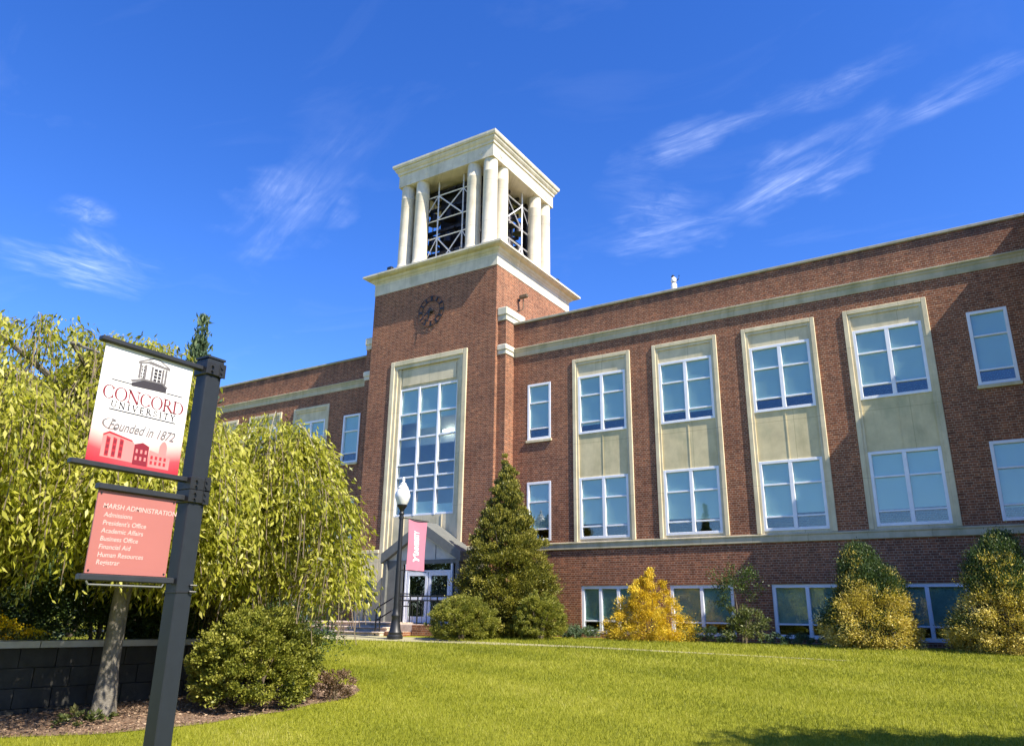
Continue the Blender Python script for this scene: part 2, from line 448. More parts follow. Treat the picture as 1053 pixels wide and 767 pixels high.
# ------------------------------------------------------------------ building
bld = thing('university_building', 'long red brick university building with limestone window surrounds and a square bell tower', 'building', (-17.865, D, .92))
def wall_open(mb, a0, a1, z0, z1, y, th, ops, side=None):
    """a wall face along x at y (front) with rectangular openings and their reveals"""
    xs = sorted({a0, a1, *[o[0] for o in ops], *[o[1] for o in ops]})
    zs = sorted({z0, z1, *[o[2] for o in ops], *[o[3] for o in ops]})
    xs = [x for x in xs if a0 <= x <= a1]; zs = [z for z in zs if z0 <= z <= z1]
    for i in range(len(xs) - 1):
        for j in range(len(zs) - 1):
            cx, cz = (xs[i] + xs[i + 1]) / 2, (zs[j] + zs[j + 1]) / 2
            if any(o[0] < cx < o[1] and o[2] < cz < o[3] for o in ops): continue
            mb.add([(xs[i], y, zs[j]), (xs[i + 1], y, zs[j]), (xs[i + 1], y, zs[j + 1]), (xs[i], y, zs[j + 1])], [(0, 1, 2, 3)])
            mb.add([(xs[i], y + th, zs[j]), (xs[i + 1], y + th, zs[j]), (xs[i + 1], y + th, zs[j + 1]), (xs[i], y + th, zs[j + 1])], [(3, 2, 1, 0)])
    for (x0, x1, q0, q1) in ops:
        for (p, r) in (((x0, q0), (x0, q1)), ((x1, q1), (x1, q0)), ((x0, q1), (x1, q1)), ((x1, q0), (x0, q0))):
            mb.add([(p[0], y, p[1]), (r[0], y, r[1]), (r[0], y + th, r[1]), (p[0], y + th, p[1])], [(0, 1, 2, 3)])

FT, BD = 10.254, 3.90
WT2, WB2, WT1, WB1 = 9.60, 7.52, 6.016, 3.98
frames = [-11.93 + 3.0 * i for i in range(4)]
CX = -17.9
frames_l = [2 * CX - (f + 2.2) for f in frames]
singles = [(-13.79, -12.82), (.158, 1.10)]
singles_l = [(2 * CX - b, 2 * CX - a) for a, b in singles]
base_r = [(-11.72, -9.75, 3), (-8.70, -6.75, 2), (-5.667, -3.75, 2), (-2.72, -.80, 2)]
base_l = [(2 * CX - b, 2 * CX - a, 2) for a, b, _ in base_r]
GB = 1.05       # basement sill
BT = 2.505

def window(x0, x1, z0, z1, yf, sashes=2, bars=(.33, .83), blind=.86, fr=.085, parent=bld, mull=.11, blindcol='blind', depth=.10):
    """white frame proud of the glass; pane and roller blind behind it"""
    f = MB()
    y0, y1 = yf, yf + depth
    f.bbox(x0, x0 + fr, y0, y1, z0, z1, .006); f.bbox(x1 - fr, x1, y0, y1, z0, z1, .006)
    f.bbox(x0 + fr, x1 - fr, y0 + .001, y1, z1 - fr, z1, .006); f.bbox(x0 + fr, x1 - fr, y0 + .001, y1, z0, z0 + fr, .006)
    ix0, ix1, iz0, iz1 = x0 + fr, x1 - fr, z0 + fr, z1 - fr
    w_ = (ix1 - ix0 - mull * (sashes - 1)) / sashes
    for k in range(sashes):
        a = ix0 + k * (w_ + mull)
        if k: f.bbox(a - mull, a, y0 + .002, y1, iz0, iz1, .006)
        for b_ in bars:
            zc = iz1 - (iz1 - iz0) * b_
            f.bbox(a, a + w_, y0 + .02, y1 - .01, zc - .024, zc + .024, .005)
    wn = f.build('window', 'white', parent)
    p = MB(); p.box(ix0 + .001, ix1 - .001, y1 - .035, y1 - .027, iz0 + .001, iz1 - .001); p.build('pane', 'glass', wn)
    b = MB()
    for k in range(sashes):
        a = ix0 + k * (w_ + mull)
        bl = min(1.0, blind + (random.random() - .5) * .05)
        b.box(a - .02, a + w_ + .02, y1 - .012, y1 - .006, iz1 - (iz1 - iz0) * bl, iz1 + .05)
    b.build('blind', blindcol, wn)
    return wn

# --- wings
def wing(x0, x1, frs, sgl, bas):
    ops = [(f, f + 2.2, BD, FT) for f in frs] + [(a, b, q0, q1) for a, b in sgl for q0, q1 in ((WB2, WT2), (WB1, WT1))] + [(a, b, GB, BT) for a, b, _ in bas]
    wl = MB(); wall_open(wl, x0, x1, .3, 12.06, D, .35, ops)
    for z in (.7, 3.3, 6.9, 10.6):                                     # floors and roof
        wl.box(x0, x1, D + .36, D + 9, z, z + .25)
    wl.box(x0, x1, D + 9, D + 9.3, .3, 12.06)
    for xe in (x0 + .002, x1 - .30): wl.box(xe, xe + .29, D + .36, D + 9, .31, 12.05)
    wl.build('wall', 'brick', bld)
    c = MB(); c.bbox(x0, x1, D - .05, D + .42, 12.06, 12.15, .012); 
    c.build('coping', 'coping', bld)
    k = MB(); k.loft([[(x, D - o, z) for x, o in ((x0, q), (x1, q))] + [(x1, D + .05, z), (x0, D + .05, z)] for q, z in ((.02, 10.75), (.03, 10.80), (.035, 10.92), (.06, 10.95), (.075, 11.02), (.11, 11.04), (.11, 11.08), (.03, 11.10))])
    k.build('cornice', 'cornice', bld)
    k = MB(); k.loft([[(x0, D - q, z), (x1, D - q, z), (x1, D + .05, z), (x0, D + .05, z)] for q, z in ((.035, 3.66), (.045, 3.67), (.045, 3.82), (.07, 3.85), (.07, 3.88), (.02, 3.897))])
    k.build('belt_course', 'cornice', bld)
    for f in frs:
        s = MB()
        yb = D - .045
        for (a, b) in ((f, f + .13), (f + 2.07, f + 2.2)): s.bbox(a, b, yb, D + .1, BD, FT, .012)
        s.bbox(f + .13, f + 2.07, yb, D + .1, FT - .13, FT, .012)
        # second step of the moulding
        for (a, b) in ((f + .13, f + .20), (f + 2.0, f + 2.07)): s.box(a, b, D - .012, D + .1, BD, FT - .13)
        s.box(f + .20, f + 2.0, D - .012, D + .1, FT - .22, FT - .13)
        s.build('window_surround', 'stone', bld)
        sp = MB()
        wx0, wx1 = f + .20, f + 2.0
        for (a, b) in ((wx0, f + 1.085), (f + 1.115, wx1)):
            sp.box(a, b, D + .032, D + .2, WT1, WB2 )
        sp.box(f + 1.085, f + 1.115, D + .02, D + .2, WT1, WB2)
        sp.build('spandrel_panel', 'spandrel', bld)
        MB().box(wx0, wx1, D + .03, D + .2, WT2, FT - .22).build('lintel_panel', 'stone', bld); MB().box(wx0, wx1, D + .02, D + .2, BD, WB1).build('sill_panel', 'stone', bld)
        window(wx0, wx1, WB2, WT2, D - .002, 2, blind=random.choice((.83, .86, .93)))
        window(wx0, wx1, WB1, WT1, D - .002, 2, blind=random.choice((.80, .84, .995)))
    for a, b in sgl:
        for q0, q1 in ((WB2, WT2), (WB1, WT1)):
            window(a + .002, b - .002, q0 + .002, q1 - .002, D - .012, 1, blind=random.choice((.82, .86)))
            if q0 == WB2:
                sb = MB(); sb.bbox(a - .04, b + .04, D - .06, D + .1, q0 - .10, q0 - .001, .01); sb.build('window_sill', 'stone', bld)
    for a, b, n_ in bas:
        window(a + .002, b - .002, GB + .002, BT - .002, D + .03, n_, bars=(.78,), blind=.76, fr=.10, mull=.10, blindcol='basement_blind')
PL, PR = -14.40, -21.36          # outer edges of the pilasters at the tower
wing(PL, 1.97, frames, singles, base_r)
wing(2 * CX - 1.97, PR, frames_l, singles_l, base_l)

# --- projecting end wing on the right, outside the frame, whose shade falls across the facade
ew = MB(); Y0 = 20.35
ops = [(4.5 + 3 * i, 6.7 + 3 * i, BD, FT) for i in range(2)]
wall_open(ew, 1.972, 13, .3, 12.06, Y0, .35, ops)
ew.box(1.972, 2.3, Y0 + .35, D + 9.3, .3, 12.06); ew.box(12.7, 13, Y0 + .35, D + 9.3, .3, 12.06); ew.box(2.3, 12.7, D + 9, D + 9.3, .3, 12.06)
for z in (.7, 3.3, 6.9, 10.6): ew.box(2.3, 12.7, Y0 + .36, D + 9, z, z + .25)
ew.build('wall', 'brick', bld)
c = MB(); c.bbox(1.93, 13.04, Y0 - .05, D + 9.3, 12.061, 12.151, .012); c.build('coping', 'coping', bld)
c = MB(); c.bbox(1.90, 13.07, Y0 - .08, D + 1, 10.76, 11.07, .03); c.build('cornice', 'cornice', bld)
for f in (4.5, 7.5):
    s = MB(); s.bbox(f, f + .2, Y0 - .045, Y0 + .1, BD, FT, .012); s.bbox(f + 2, f + 2.2, Y0 - .045, Y0 + .1, BD, FT, .012)
    s.bbox(f + .2, f + 2, Y0 - .04, Y0 + .1, FT - .4, FT, .012); s.box(f + .2, f + 2, Y0 + .03, Y0 + .2, WT1, WB2); s.build('window_surround', 'stone', bld)
    window(f + .2, f + 2, WB2, WT2, Y0, 2); window(f + .2, f + 2, WB1 - .05, WT1, Y0, 2)

# --- tower
TX0, TX1, TY, TB = -20.97, -14.76, D - .73, 27.95
FX0, FX1, FZ = -19.79, -16.02, 11.23       # tall window surround
tw = MB()
wall_open(tw, TX0, TX1, .3, 14.40, TY, .5, [(FX0, FX1, .3, FZ)])
tw.add([(TX1, TY, .3), (TX1, TB, .3), (TX1, TB, 14.4), (TX1, TY, 14.4)], [(0, 1, 2, 3)])
tw.add([(TX0, TB, .3), (TX0, TY, .3), (TX0, TY, 14.4), (TX0, TB, 14.4)], [(0, 1, 2, 3)])
tw.add([(TX1, TB, .3), (TX0, TB, .3), (TX0, TB, 14.4), (TX1, TB, 14.4)], [(0, 1, 2, 3)])
tw.box(TX0 + .01, TX1 - .01, TY + .5, TB - .01, 14.1, 14.38)
tw.build('tower_wall', 'brick', bld)
# pilasters where the wings meet the tower
for (a, b, ca, cb) in ((TX1 + .002, PL, 0, 1), (PR, TX0 - .002, 1, 0)):
    p = MB(); p.box(a, b, D - .58, D + .6, .3, 12.10); p.build('pilaster', 'brick', bld)
    p = MB(); p.bbox(a - ca * .07 , b + cb * .07, D - .66, D + .7, 12.30, 12.62, .03); p.bbox(a - ca * .03, b + cb * .03, D - .615, D + .65, 12.101, 12.31, .01); p.build('pilaster_cap', 'tower_stone', bld)
    p = MB(); p.bbox(a - ca * .06, b + cb * .06, D - .65, D - .0, 10.92, 11.14, .025); p.bbox(a - ca * .03, b + cb * .03, D - .61, D, 10.76, 10.92, .01); p.build('pilaster_band', 'tower_stone', bld)
def ring_loft(prof, x0, x1, y0, y1):
    m_ = MB(); m_.loft([[(x0 - q, y0 - q, z), (x1 + q, y0 - q, z), (x1 + q, y1 + q, z), (x0 - q, y1 + q, z)] for q, z in prof]); return m_
ring_loft([(.012, 14.40), (.02, 14.41), (.02, 14.90), (.05, 14.93), (.07, 14.97), (.12, 15.0), (.15, 15.03), (.17, 15.09), (.30, 15.11), (.35, 15.13), (.36, 15.16), (.41, 15.17), (.41, 15.25), (.20, 15.28)], TX0, TX1, TY, TB).build('tower_cornice', 'tower_stone', bld)
# tall window surround
s = MB()
for a, b in ((FX0, FX0 + .20), (FX1 - .20, FX1)): s.bbox(a, b, TY - .05, TY + .3, 1.25, FZ, .015)
s.bbox(FX0 + .20, FX1 - .20, TY - .05, TY + .3, FZ - .20, FZ, .015)
for a, b in ((FX0 + .20, FX0 + .34), (FX1 - .34, FX1 - .20)): s.box(a, b, TY - .01, TY + .3, 1.25, FZ - .20)
s.box(FX0 + .34, FX1 - .34, TY - .01, TY + .3, FZ - .34, FZ - .20)
for a, b in ((FX0 + .34, FX0 + .50), (FX1 - .46, FX1 - .34)): s.box(a, b, TY + .04, TY + .3, 1.25, FZ - .34)
s.build('window_surround', 'stone', bld)
BX0, BX1, BZ0, BZ1 = FX0 + .50, FX1 - .44, 5.03, 10.04
s = MB(); s.box(BX0, BX1 - .02, TY + .09, TY + .3, BZ1 + .002, FZ - .34); 
s.box(BX0 + .1, BX1 - .12, TY + .05, TY + .3, BZ1 + .12, FZ - .46); s.build('lintel_panel', 'stone', bld)
s = MB(); s.box(BX0, BX1 - .02, TY + .07, TY + .3, 3.4, BZ0 - .002); s.box(BX0 + .5, BX0 + .54, TY + .05, TY + .3, 3.4, BZ0); s.box(BX1 - .56, BX1 - .52, TY + .05, TY + .3, 3.4, BZ0); s.build('spandrel_panel', 'stone', bld)
# tall window: three columns of panes
f = MB(); y0, y1 = TY + .06, TY + .17
zb = [10.04, 8.98, 8.02, 7.0, 6.50, 5.98, 5.03]
xb = [BX0, BX0 + .96, BX0 + 1.92, BX1 - .02]
for i, x in enumerate(xb): f.bbox(x - .045 if i else x, x + .045 if i < 3 else x, y0, y1, BZ0, BZ1, .006)
for k, z in enumerate(zb):
    for i in range(3): f.bbox(xb[i] + .045, xb[i + 1] - .045, y0 + .012, y1, z - (.07 if k == 0 else .03 if k < 6 else 0), z + (.0 if k == 0 else .03 if k < 6 else .07), .006)
bw = f.build('window', 'white', bld)
MB().box(BX0 + .02, BX1 - .04, y1 - .03, y1 - .022, BZ0 + .02, BZ1 - .02).build('pane', 'glass', bw)
sh_ = MB()
for i in range(3): sh_.box(xb[i] + .02, xb[i + 1] - .02, y1 - .016, y1 - .010, (8.62, 8.35, 8.72)[i], 9.99)
for i in range(1, 3): sh_.box(xb[i] + .02, xb[i + 1] - .02, y1 - .016, y1 - .010, 5.08, (5.55, 5.42)[i - 1])
sh_.build('blind', 'blind', bw)
rm = MB()                                                            # stair hall behind the tall window
rm.box(TX0 + .05, TX1 - .05, TY + 4.2, TY + 4.3, .9, 14); rm.box(TX0 + .05, TX1 - .05, TY + .52, TY + 4.2, 9.2, 9.35); rm.box(TX0 + .05, TX1 - .05, TY + .52, TY + 4.2, 10.9, 11)
rm.box(TX0 + .05, TX0 + .15, TY + .52, TY + 4.2, .9, 14); rm.box(TX1 - .15, TX1 - .05, TY + .52, TY + 4.2, .9, 14); rm.box(TX0 + .05, TX1 - .05, TY + .9, TY + 4.2, 4.6, 4.8)
rm.box(TX0 + .15, TX1 - .15, TY + .9, TY + 1.0, 7.9, 9.2)
rm.build('stair_hall', 'room', bld)
lm, lt, lb = newmat('fluorescent_tube'); lb.inputs['Emission Color'].default_value = (1, .95, .8, 1); lb.inputs['Emission Strength'].default_value = 6
MB().bbox(-17.6, -17.15, TY + .7, TY + .78, 8.28, 8.36, .01).build('ceiling_lamp', lm, bld)
# ground floor stone facing either side of the entrance
for a, b in ((TX0 + .06, FX0 - .002), (FX1 + .002, TX1 - .06)):
    s = MB(); s.bbox(a, b, TY - .05, TY + .1, .3, 3.70, .015); s.bbox(a - .03, b, TY - .09, TY + .1, 3.701, 3.83, .015); s.build('stone_facing', 'stone', bld)

# --- gabled entry porch
EX0, EX1, EY = -18.80, -15.45, 21.25
s = MB()
ax = (EX0 + EX1) / 2
s.prism([(EX0 - .08, 3.60), (ax, 4.66), (EX1 + .08, 3.60), (EX1 + .08, 3.26), (ax, 4.30), (EX0 - .08, 3.26)], 'y', EY - .06, TY + .02)
s.build('gable_roof', 'slate', bld)
s = MB(); s.prism([(EX0 + .12, 3.36), (EX0 + .12, 3.45), (ax, 4.296), (EX1 - .12, 3.45), (EX1 - .12, 3.36)], 'y', EY + .12, EY + .2); s.build('gable_panel', 'entry_panel', bld)
for xx in (-17.7, -16.55): MB().box(xx - .012, xx + .012, EY + .108, EY + .122, 3.38, 3.85).build('panel_joint', 'slate', bld)
s = MB(); s.bbox(EX0, EX0 + .16, EY, TY, 1.25, 3.36, .01); s.bbox(EX1 - .16, EX1, EY, TY, 1.25, 3.36, .01); s.box(EX0 + .16, EX1 - .16, EY + .1, EY + .3, 3.22, 3.36); s.build('porch_wall', 'slate', bld)
s = MB(); s.box(EX0 + .16, EX0 + .85, EY + .10, EY + .16, 1.27, 3.22); s.build('side_panel', 'slate', bld)
dx = [-17.78, -16.82, -15.86]
for i in range(2):
    a, b = dx[i] + .02, dx[i + 1] - .02
    f = MB()
    f.bbox(a, a + .11, EY + .10, EY + .16, 1.27, 2.94, .005); f.bbox(b - .11, b, EY + .10, EY + .16, 1.27, 2.94, .005)
    f.bbox(a + .11, b - .11, EY + .10, EY + .16, 2.82, 2.94, .005); f.bbox(a + .11, b - .11, EY + .10, EY + .16, 1.27, 1.48, .005); f.bbox(a + .11, b - .11, EY + .10, EY + .16, 2.02, 2.11, .005)
    dr = f.build('door', 'white', bld)
    MB().box(a + .11, b - .11, EY + .125, EY + .133, 1.48, 2.82).build('pane', 'glass', dr)
    hb = MB(); hx = b - .16 if i == 0 else a + .16; hb.tube([(hx, EY + .05, 1.95), (hx, EY + .05, 2.3)], .014); hb.build('handle', 'dark_metal', dr)
f = MB(); f.bbox(dx[0], dx[2], EY + .10, EY + .17, 2.945, 3.0, .005); f.bbox(dx[0] - .07, dx[0], EY + .09, EY + .17, 1.27, 3.22, .005); f.bbox(dx[2], dx[2] + .07, EY + .09, EY + .17, 1.27, 3.22, .005)
dfm = f.build('door_frame', 'white', bld)
MB().box(dx[0], dx[2], EY + .125, EY + .133, 3.0, 3.22).build('transom_pane', 'glass', dfm)
MB().box(EX0 + .17, EX1 - .17, TY - .12, TY - .06, 1.26, 3.3).build('inner_wall', 'bell', bld)

# --- belfry
BX, BY, BZ = -17.80, 24.97, 15.25
HC = 2.20                                                            # column centres
ring_loft([(0, BZ), (0, BZ + .14), (-.05, BZ + .16)], BX - 2.52, BX + 2.52, BY - 2.52, BY + 2.52).build('belfry_base', 'tower_stone', bld)
cr, zt = .305, 19.62
spots = []
for sx in (-1, 1):
    for sy in (-1, 1):
        spots += [(sx * HC, sy * HC), (sx * (HC - .82), sy * HC), (sx * HC, sy * (HC - .82))]
for (dx_, dy_) in spots:
    c = MB(); c.lathe(BX + dx_, BY + dy_, [(cr + .03, BZ + .1), (cr + .03, BZ + .55), (cr + .012, BZ + .57), (cr, BZ + .60), (cr * .97, zt - .62), (cr + .0, zt - .60), (cr + .0, zt - .57), (cr * .97, zt - .55), (cr * .96, zt + .02)], 20)
    c.build('column', 'column', bld, True)
ring_loft([(0, zt), (0, zt + .58), (.05, zt + .60), (.06, zt + .70), (.10, zt + .73), (.15, zt + .80), (.16, zt + .87), (.21, zt + .90), (.24, zt + .97), (.24, zt + 1.06), (.0, zt + 1.14)], BX - 2.52, BX + 2.52, BY - 2.52, BY + 2.52).build('belfry_roof', 'tower_stone', bld)
for sx in (-1.9, -1.0, 1.0, 1.9):                                    # round bosses on the frieze
    for k in range(2):
        m_ = MB()
        if k == 0: pts = [(BX + sx, BY - 2.52 - .018, zt + .3), (BX + sx, BY - 2.50, zt + .3)]
        else: pts = [(BX + 2.52 + .018, BY + sx, zt + .3), (BX + 2.50, BY + sx, zt + .3)]
        m_.tube(pts, .10, 14); m_.build('frieze_boss', 'tower_stone', bld)
def lattice(face):
    m_ = MB(); dk = MB()
    h = 1.55; yy = -1.98
    def T(u, v, z):
        return {'f': (BX + u, BY + v, z), 'b': (BX - u, BY - v, z), 'r': (BX - v, BY + u, z), 'l': (BX + v, BY - u, z)}[face]
    def bar(u0, z0, u1, z1, r=.035):
        m_.tube([T(u0, yy, z0), T(u1, yy, z1)], r, 4)
    Z0, Z1 = BZ + .14, zt
    H = Z1 - Z0
    zl = [Z0 + .02, Z0 + H * .36, Z0 + H * .56, Z0 + H * .84]
    us = [-.66, .66]
    for u in us: bar(u, Z0, u, Z1)
    for z in zl: bar(-h, z, h, z)
    for a, b in ((zl[0], zl[1]), (zl[2], zl[3])):
        bar(us[0], a, us[1], b, .032); bar(us[0], b, us[1], a, .032)
        bar(-h, a, us[0], b, .02); bar(us[1], b, h, a, .02)
    m_.build('lattice', 'lattice', bld)
for fc in 'frbl': lattice(fc)
bf = MB()                                                            # steel frame carrying the bells, plus an added dark core
for z in (BZ + 1.15, BZ + 2.25, BZ + 3.35, BZ + 4.2):
    for o in (-1.5, -.75, 0, .75, 1.5):
        bf.box(BX - 1.75, BX + 1.75, BY + o - .05, BY + o + .05, z - .07, z + .07)
    for o in (-1.5, -.0, 1.5): bf.box(BX + o - .06, BX + o + .06, BY - 1.75, BY + 1.75, z - .17, z - .072)
for ox in (-1.6, 1.6):
    for oy in (-1.6, 1.6): bf.box(BX + ox - .08, BX + ox + .08, BY + oy - .08, BY + oy + .08, BZ + .1, zt)
bf.box(BX - 1.15, BX + 1.15, BY - 1.15, BY + 1.15, BZ + .1, zt - .01)  # solid dark block added to shut out sky and darken the belfry inside
bf.build('bell_frame_and_dark_core', 'bell', bld)
for z, r in ((BZ + 1.05, .40), (BZ + 2.15, .34), (BZ + 3.25, .30)):
    for (ox, oy) in ((-1.25, -1.5), (-.4, -1.5), (.45, -1.5), (1.25, -1.5), (1.5, -.55), (1.5, .3), (1.5, 1.15), (-1.5, -.4), (-1.5, .5), (-1.5, 1.3)):
        b = MB(); b.lathe(BX + ox, BY + oy, [(r * .15, z - .08), (r * .45, z - .1), (r * .55, z - .3 * r / .3), (r * .7, z - .6 * r / .3 * .9), (r, z - 1.9 * r), (r * .9, z - 1.9 * r)], 12); b.build('bell', 'bell', bld, True)

# ------------------------------------------------------------------ fittings on the building
ck = thing('clock', 'open black ring clock with block hour marks on the brick tower front', 'clock', (-17.86, TY, 13.1))
ckx, ckz, ckr = -17.86, 13.10, .66
def ringband(r0, r1, y0, y1, n=48):
    m_ = MB()
    m_.loft([[(ckx + r * math.cos(2 * PI * i / n), y, ckz + r * math.sin(2 * PI * i / n)) for i in range(n)] for r, y in ((r0, y0), (r1, y0), (r1, y1), (r0, y1), (r0, y0))], False)
    return m_
m_ = ringband(.43, .448, TY - .055, TY - .035); m2 = ringband(.622, .64, TY - .055, TY - .035); m_.add(m2.v, m2.f); m_.build('ring', 'black', ck)
for k in range(12):
    a = k * PI / 6; c_, s_ = math.cos(a), math.sin(a)
    def P(r, t, y): return (ckx + r * c_ - t * s_, y, ckz + r * s_ + t * c_)
    w2 = .036 if k % 3 else .05
    mk = MB(); mk.loft([[P(.45, -w2 * .8, y), P(.62, -w2, y), P(.62, w2, y), P(.45, w2 * .8, y)] for y in (TY - .05, TY - .035)]); mk.build('hour_mark', 'black', ck)
hb = MB(); hb.lathe(0, 0, [(.09, 0), (.09, .1), (.05, .13)], 14)
hb2 = MB(); hb2.add([(ckx + x, TY - .01 - z, ckz + y) for x, y, z in hb.v], hb.f); hb2.build('hub', 'black', ck)
for a, L, w2, y in ((math.radians(215), .34, .05, TY - .135), (math.radians(262), .5, .035, TY - .150)):
    c_, s_ = math.cos(a), math.sin(a)
    def P(r, t, y): return (ckx + r * c_ - t * s_, y, ckz + r * s_ + t * c_)
    h = MB(); h.loft([[P(-.1, -w2, q), P(L, -w2 * .4, q), P(L, w2 * .4, q), P(-.1, w2, q)] for q in (y, y + .012)]); h.build('hand', 'black', ck)
for k in (30, 150, 270):
    a = math.radians(k); m_ = MB(); m_.tube([(ckx + .54 * math.cos(a), TY - .04, ckz + .54 * math.sin(a)), (ckx + .54 * math.cos(a), TY + .01, ckz + .54 * math.sin(a))], .015); m_.build('standoff', 'black', ck)

fl_labels = ['black floodlight at the foot of the outer left belfry column', 'black floodlight at the foot of the belfry column beside the front corner', 'black floodlight behind the rearmost right belfry column']
for lab, (x, y) in zip(fl_labels, ((-20.18, 22.10), (-16.62, 22.10), (-14.72, 26.75))):
    t = thing('floodlight', lab, 'floodlight', (x, y, 15.27), 'floodlights at the belfry foot')
    MB().bbox(x - .13, x + .13, y - .09, y + .09, 15.36, 15.58, .02).build('housing', 'black', t)
    MB().box(x - .03, x + .03, y - .03, y + .03, 15.262, 15.365).build('bracket', 'black', t)
    MB().box(x - .11, x + .11, y + .091, y + .097, 15.38, 15.56).build('lens', 'globe', t)
t = thing('security_camera', 'small dark camera on a thin pole against the sunlit tower side', 'camera', (-14.6, 23.7, 12.95))
m_ = MB(); m_.tube([(-14.755, 23.6, 13.0), (-14.55, 23.65, 13.0), (-14.5, 23.66, 13.06), (-14.5, 23.66, 13.50)], .022); m_.build('pole', 'twig', t)
MB().bbox(-14.68, -14.30, 23.60, 23.74, 13.50, 13.66, .03).build('camera_body', 'twig', t)
MB().bbox(-14.72, -14.66, 23.62, 23.72, 13.40, 13.52, .02).build('lens_hood', 'black', t)
t = thing('rooftop_sensor', 'small white sensor mast standing on the roof parapet of the right wing', 'sensor', (-8.10, D + .2, 12.15))
MB().lathe(-8.10, D + .2, [(.10, 12.15), (.10, 12.40), (.06, 12.45)], 12).build('base', 'white_metal', t, True)
MB().lathe(-8.10, D + .2, [(.085, 12.48), (.095, 12.52), (.09, 12.62), (.05, 12.66)], 12).build('housing', 'white_metal', t, True)
m_ = MB(); m_.lathe(-8.10, D + .2, [(.05, 12.43), (.06, 12.49)], 10); m_.lathe(-8.12, D + .2, [(.055, 12.66), (.06, 12.70), (.03, 12.75)], 10); m_.tube([(-8.02, D + .2, 12.52), (-7.93, D + .2, 12.56), (-7.90, D + .2, 12.70)], .018); m_.build('antenna', 'black', t)
t = thing('wall_plaque', 'dark green plaque on the pale stone beside the entrance', 'plaque', (-20.2, TY - .05, 1.9))
MB().bbox(-20.45, -19.98, TY - .13, TY - .052, 1.90, 2.72, .02).build('plate', plain('verdigris_plaque', (.05, .075, .075), .5), t)
MB().bbox(-20.40, -20.03, TY - .15, TY - .131, 1.96, 2.66, .01).build('panel', plain('verdigris_face', (.065, .09, .09), .45), t)

# ------------------------------------------------------------------ steps, porch landing and rails
st = thing('entrance_steps', 'worn concrete entrance steps with brick cheek and landing', 'steps', (-19, 20, .87))
for k in range(3):
    m_ = MB(); m_.bbox(-21.4, -17.15, 19.42 + k * .34, 21.9, .80 + k * .14 + .002 * k, .815 + .14 * (k + 1), .01); m_.bbox(-21.42, -17.14, 19.37 + k * .34, 21.9, .816 + .14 * (k + 1), .866 + .14 * (k + 1), .014); m_.build('step', 'step', st)
MB().bbox(-17.148, -15.42, 20.15, 22.05, .70, 1.245, .02).build('landing', 'step', st)
MB().bbox(-21.4, -17.15, 20.46, 22.05, 1.22, 1.262, .01).build('landing_slab', 'step', st)
MB().bbox(-16.32, -15.40, 19.98, 20.14, .75, 1.235, .01).build('cheek_wall', 'brick', st)
MB().bbox(-17.13, -16.35, 19.6, 20.14, .75, 1.02, .01).build('low_wall', 'brick', st)
def rail(label, runs, posts, loc, bal=None):
    t = thing('handrail', label, 'handrail', loc, 'black handrails at the entrance')
    m_ = MB()
    for p in runs: m_.tube(p, .022)
    m_.build('rail', 'black', t)
    for p in posts:
        q = MB(); q.tube(p, .024); q.build('post', 'black', t)
    for p in bal or []:
        q = MB(); q.tube(p, .011, 4); q.build('baluster', 'black', t)
def stair_rail(label, x):
    z0, z1 = .86, 1.26
    rail(label, [[(x, 19.40, z0 + .78), (x, 19.46, z0 + .88), (x, 20.55, z1 + .95), (x, 21.1, z1 + .95)], [(x, 19.46, z0 + .50), (x, 20.55, z1 + .55), (x, 21.1, z1 + .55)]],
         [[(x, 19.42, z0 - .05), (x, 19.42, z0 + .84)], [(x + .10, 19.50, z0 - .02), (x + .10, 19.50, z0 + .86)], [(x, 20.6, z1 - .02), (x, 20.6, z1 + .95)], [(x, 21.1, z1 - .02), (x, 21.1, z1 + .95)]], (x, 19.4, z0))
stair_rail('black handrail on the right edge of the entrance steps, next to the lamp post', -17.35)
stair_rail('black handrail in the middle of the entrance steps', -19.45)
stair_rail('black handrail on the left of the entrance steps, behind the weeping branches', -21.2)
rail('black landing railing with balusters in front of the entrance doors', [[(-17.1, 20.2, 2.12), (-14.3, 20.2, 2.12)], [(-17.1, 20.2, 1.98), (-14.3, 20.2, 1.98)]],
     [[(x, 20.2, 1.0), (x, 20.2, 2.12)] for x in (-17.1, -16.3, -15.5, -14.6)], (-16, 20.2, 1.2), [[(x, 20.2, 1.28), (x, 20.2, 1.98)] for x in np.arange(-16.9, -14.6, .2)])

# ------------------------------------------------------------------ text helpers
def text_mesh(name, body, size, mat, parent, T, shear=0., align='LEFT', ext=.0012, weight=0.):
    """built-in font turned into a mesh; T maps (u, v) on the panel to a 3D point, ext is along the panel normal"""
    cu = bpy.data.curves.new(name, 'FONT'); cu.body = body; cu.size = size; cu.shear = shear; cu.align_x = align; cu.offset = weight
    ob = bpy.data.objects.new(name, cu); COL.objects.link(ob)
    dg = bpy.context.evaluated_depsgraph_get(); ev = ob.evaluated_get(dg); me = ev.to_mesh()
    vs = [(v.co.x, v.co.y) for v in me.vertices]; fs = [tuple(p.vertices) for p in me.polygons]
    ev.to_mesh_clear(); bpy.data.objects.remove(ob); bpy.data.curves.remove(cu)
    m_ = MB(); m_.add([T(u, v, ext) for u, v in vs], fs)
    return m_.build(name, mat, parent)
def seg(m_, T, a, b, wa, wb, e):
    a = Vector(a); b = Vector(b); d_ = (b - a).normalized(); nn = Vector((-d_.y, d_.x))
    m_.add([T(*(a + nn * wa / 2), e), T(*(a - nn * wa / 2), e), T(*(b - nn * wb / 2), e), T(*(b + nn * wb / 2), e)], [(0, 1, 2, 3)])
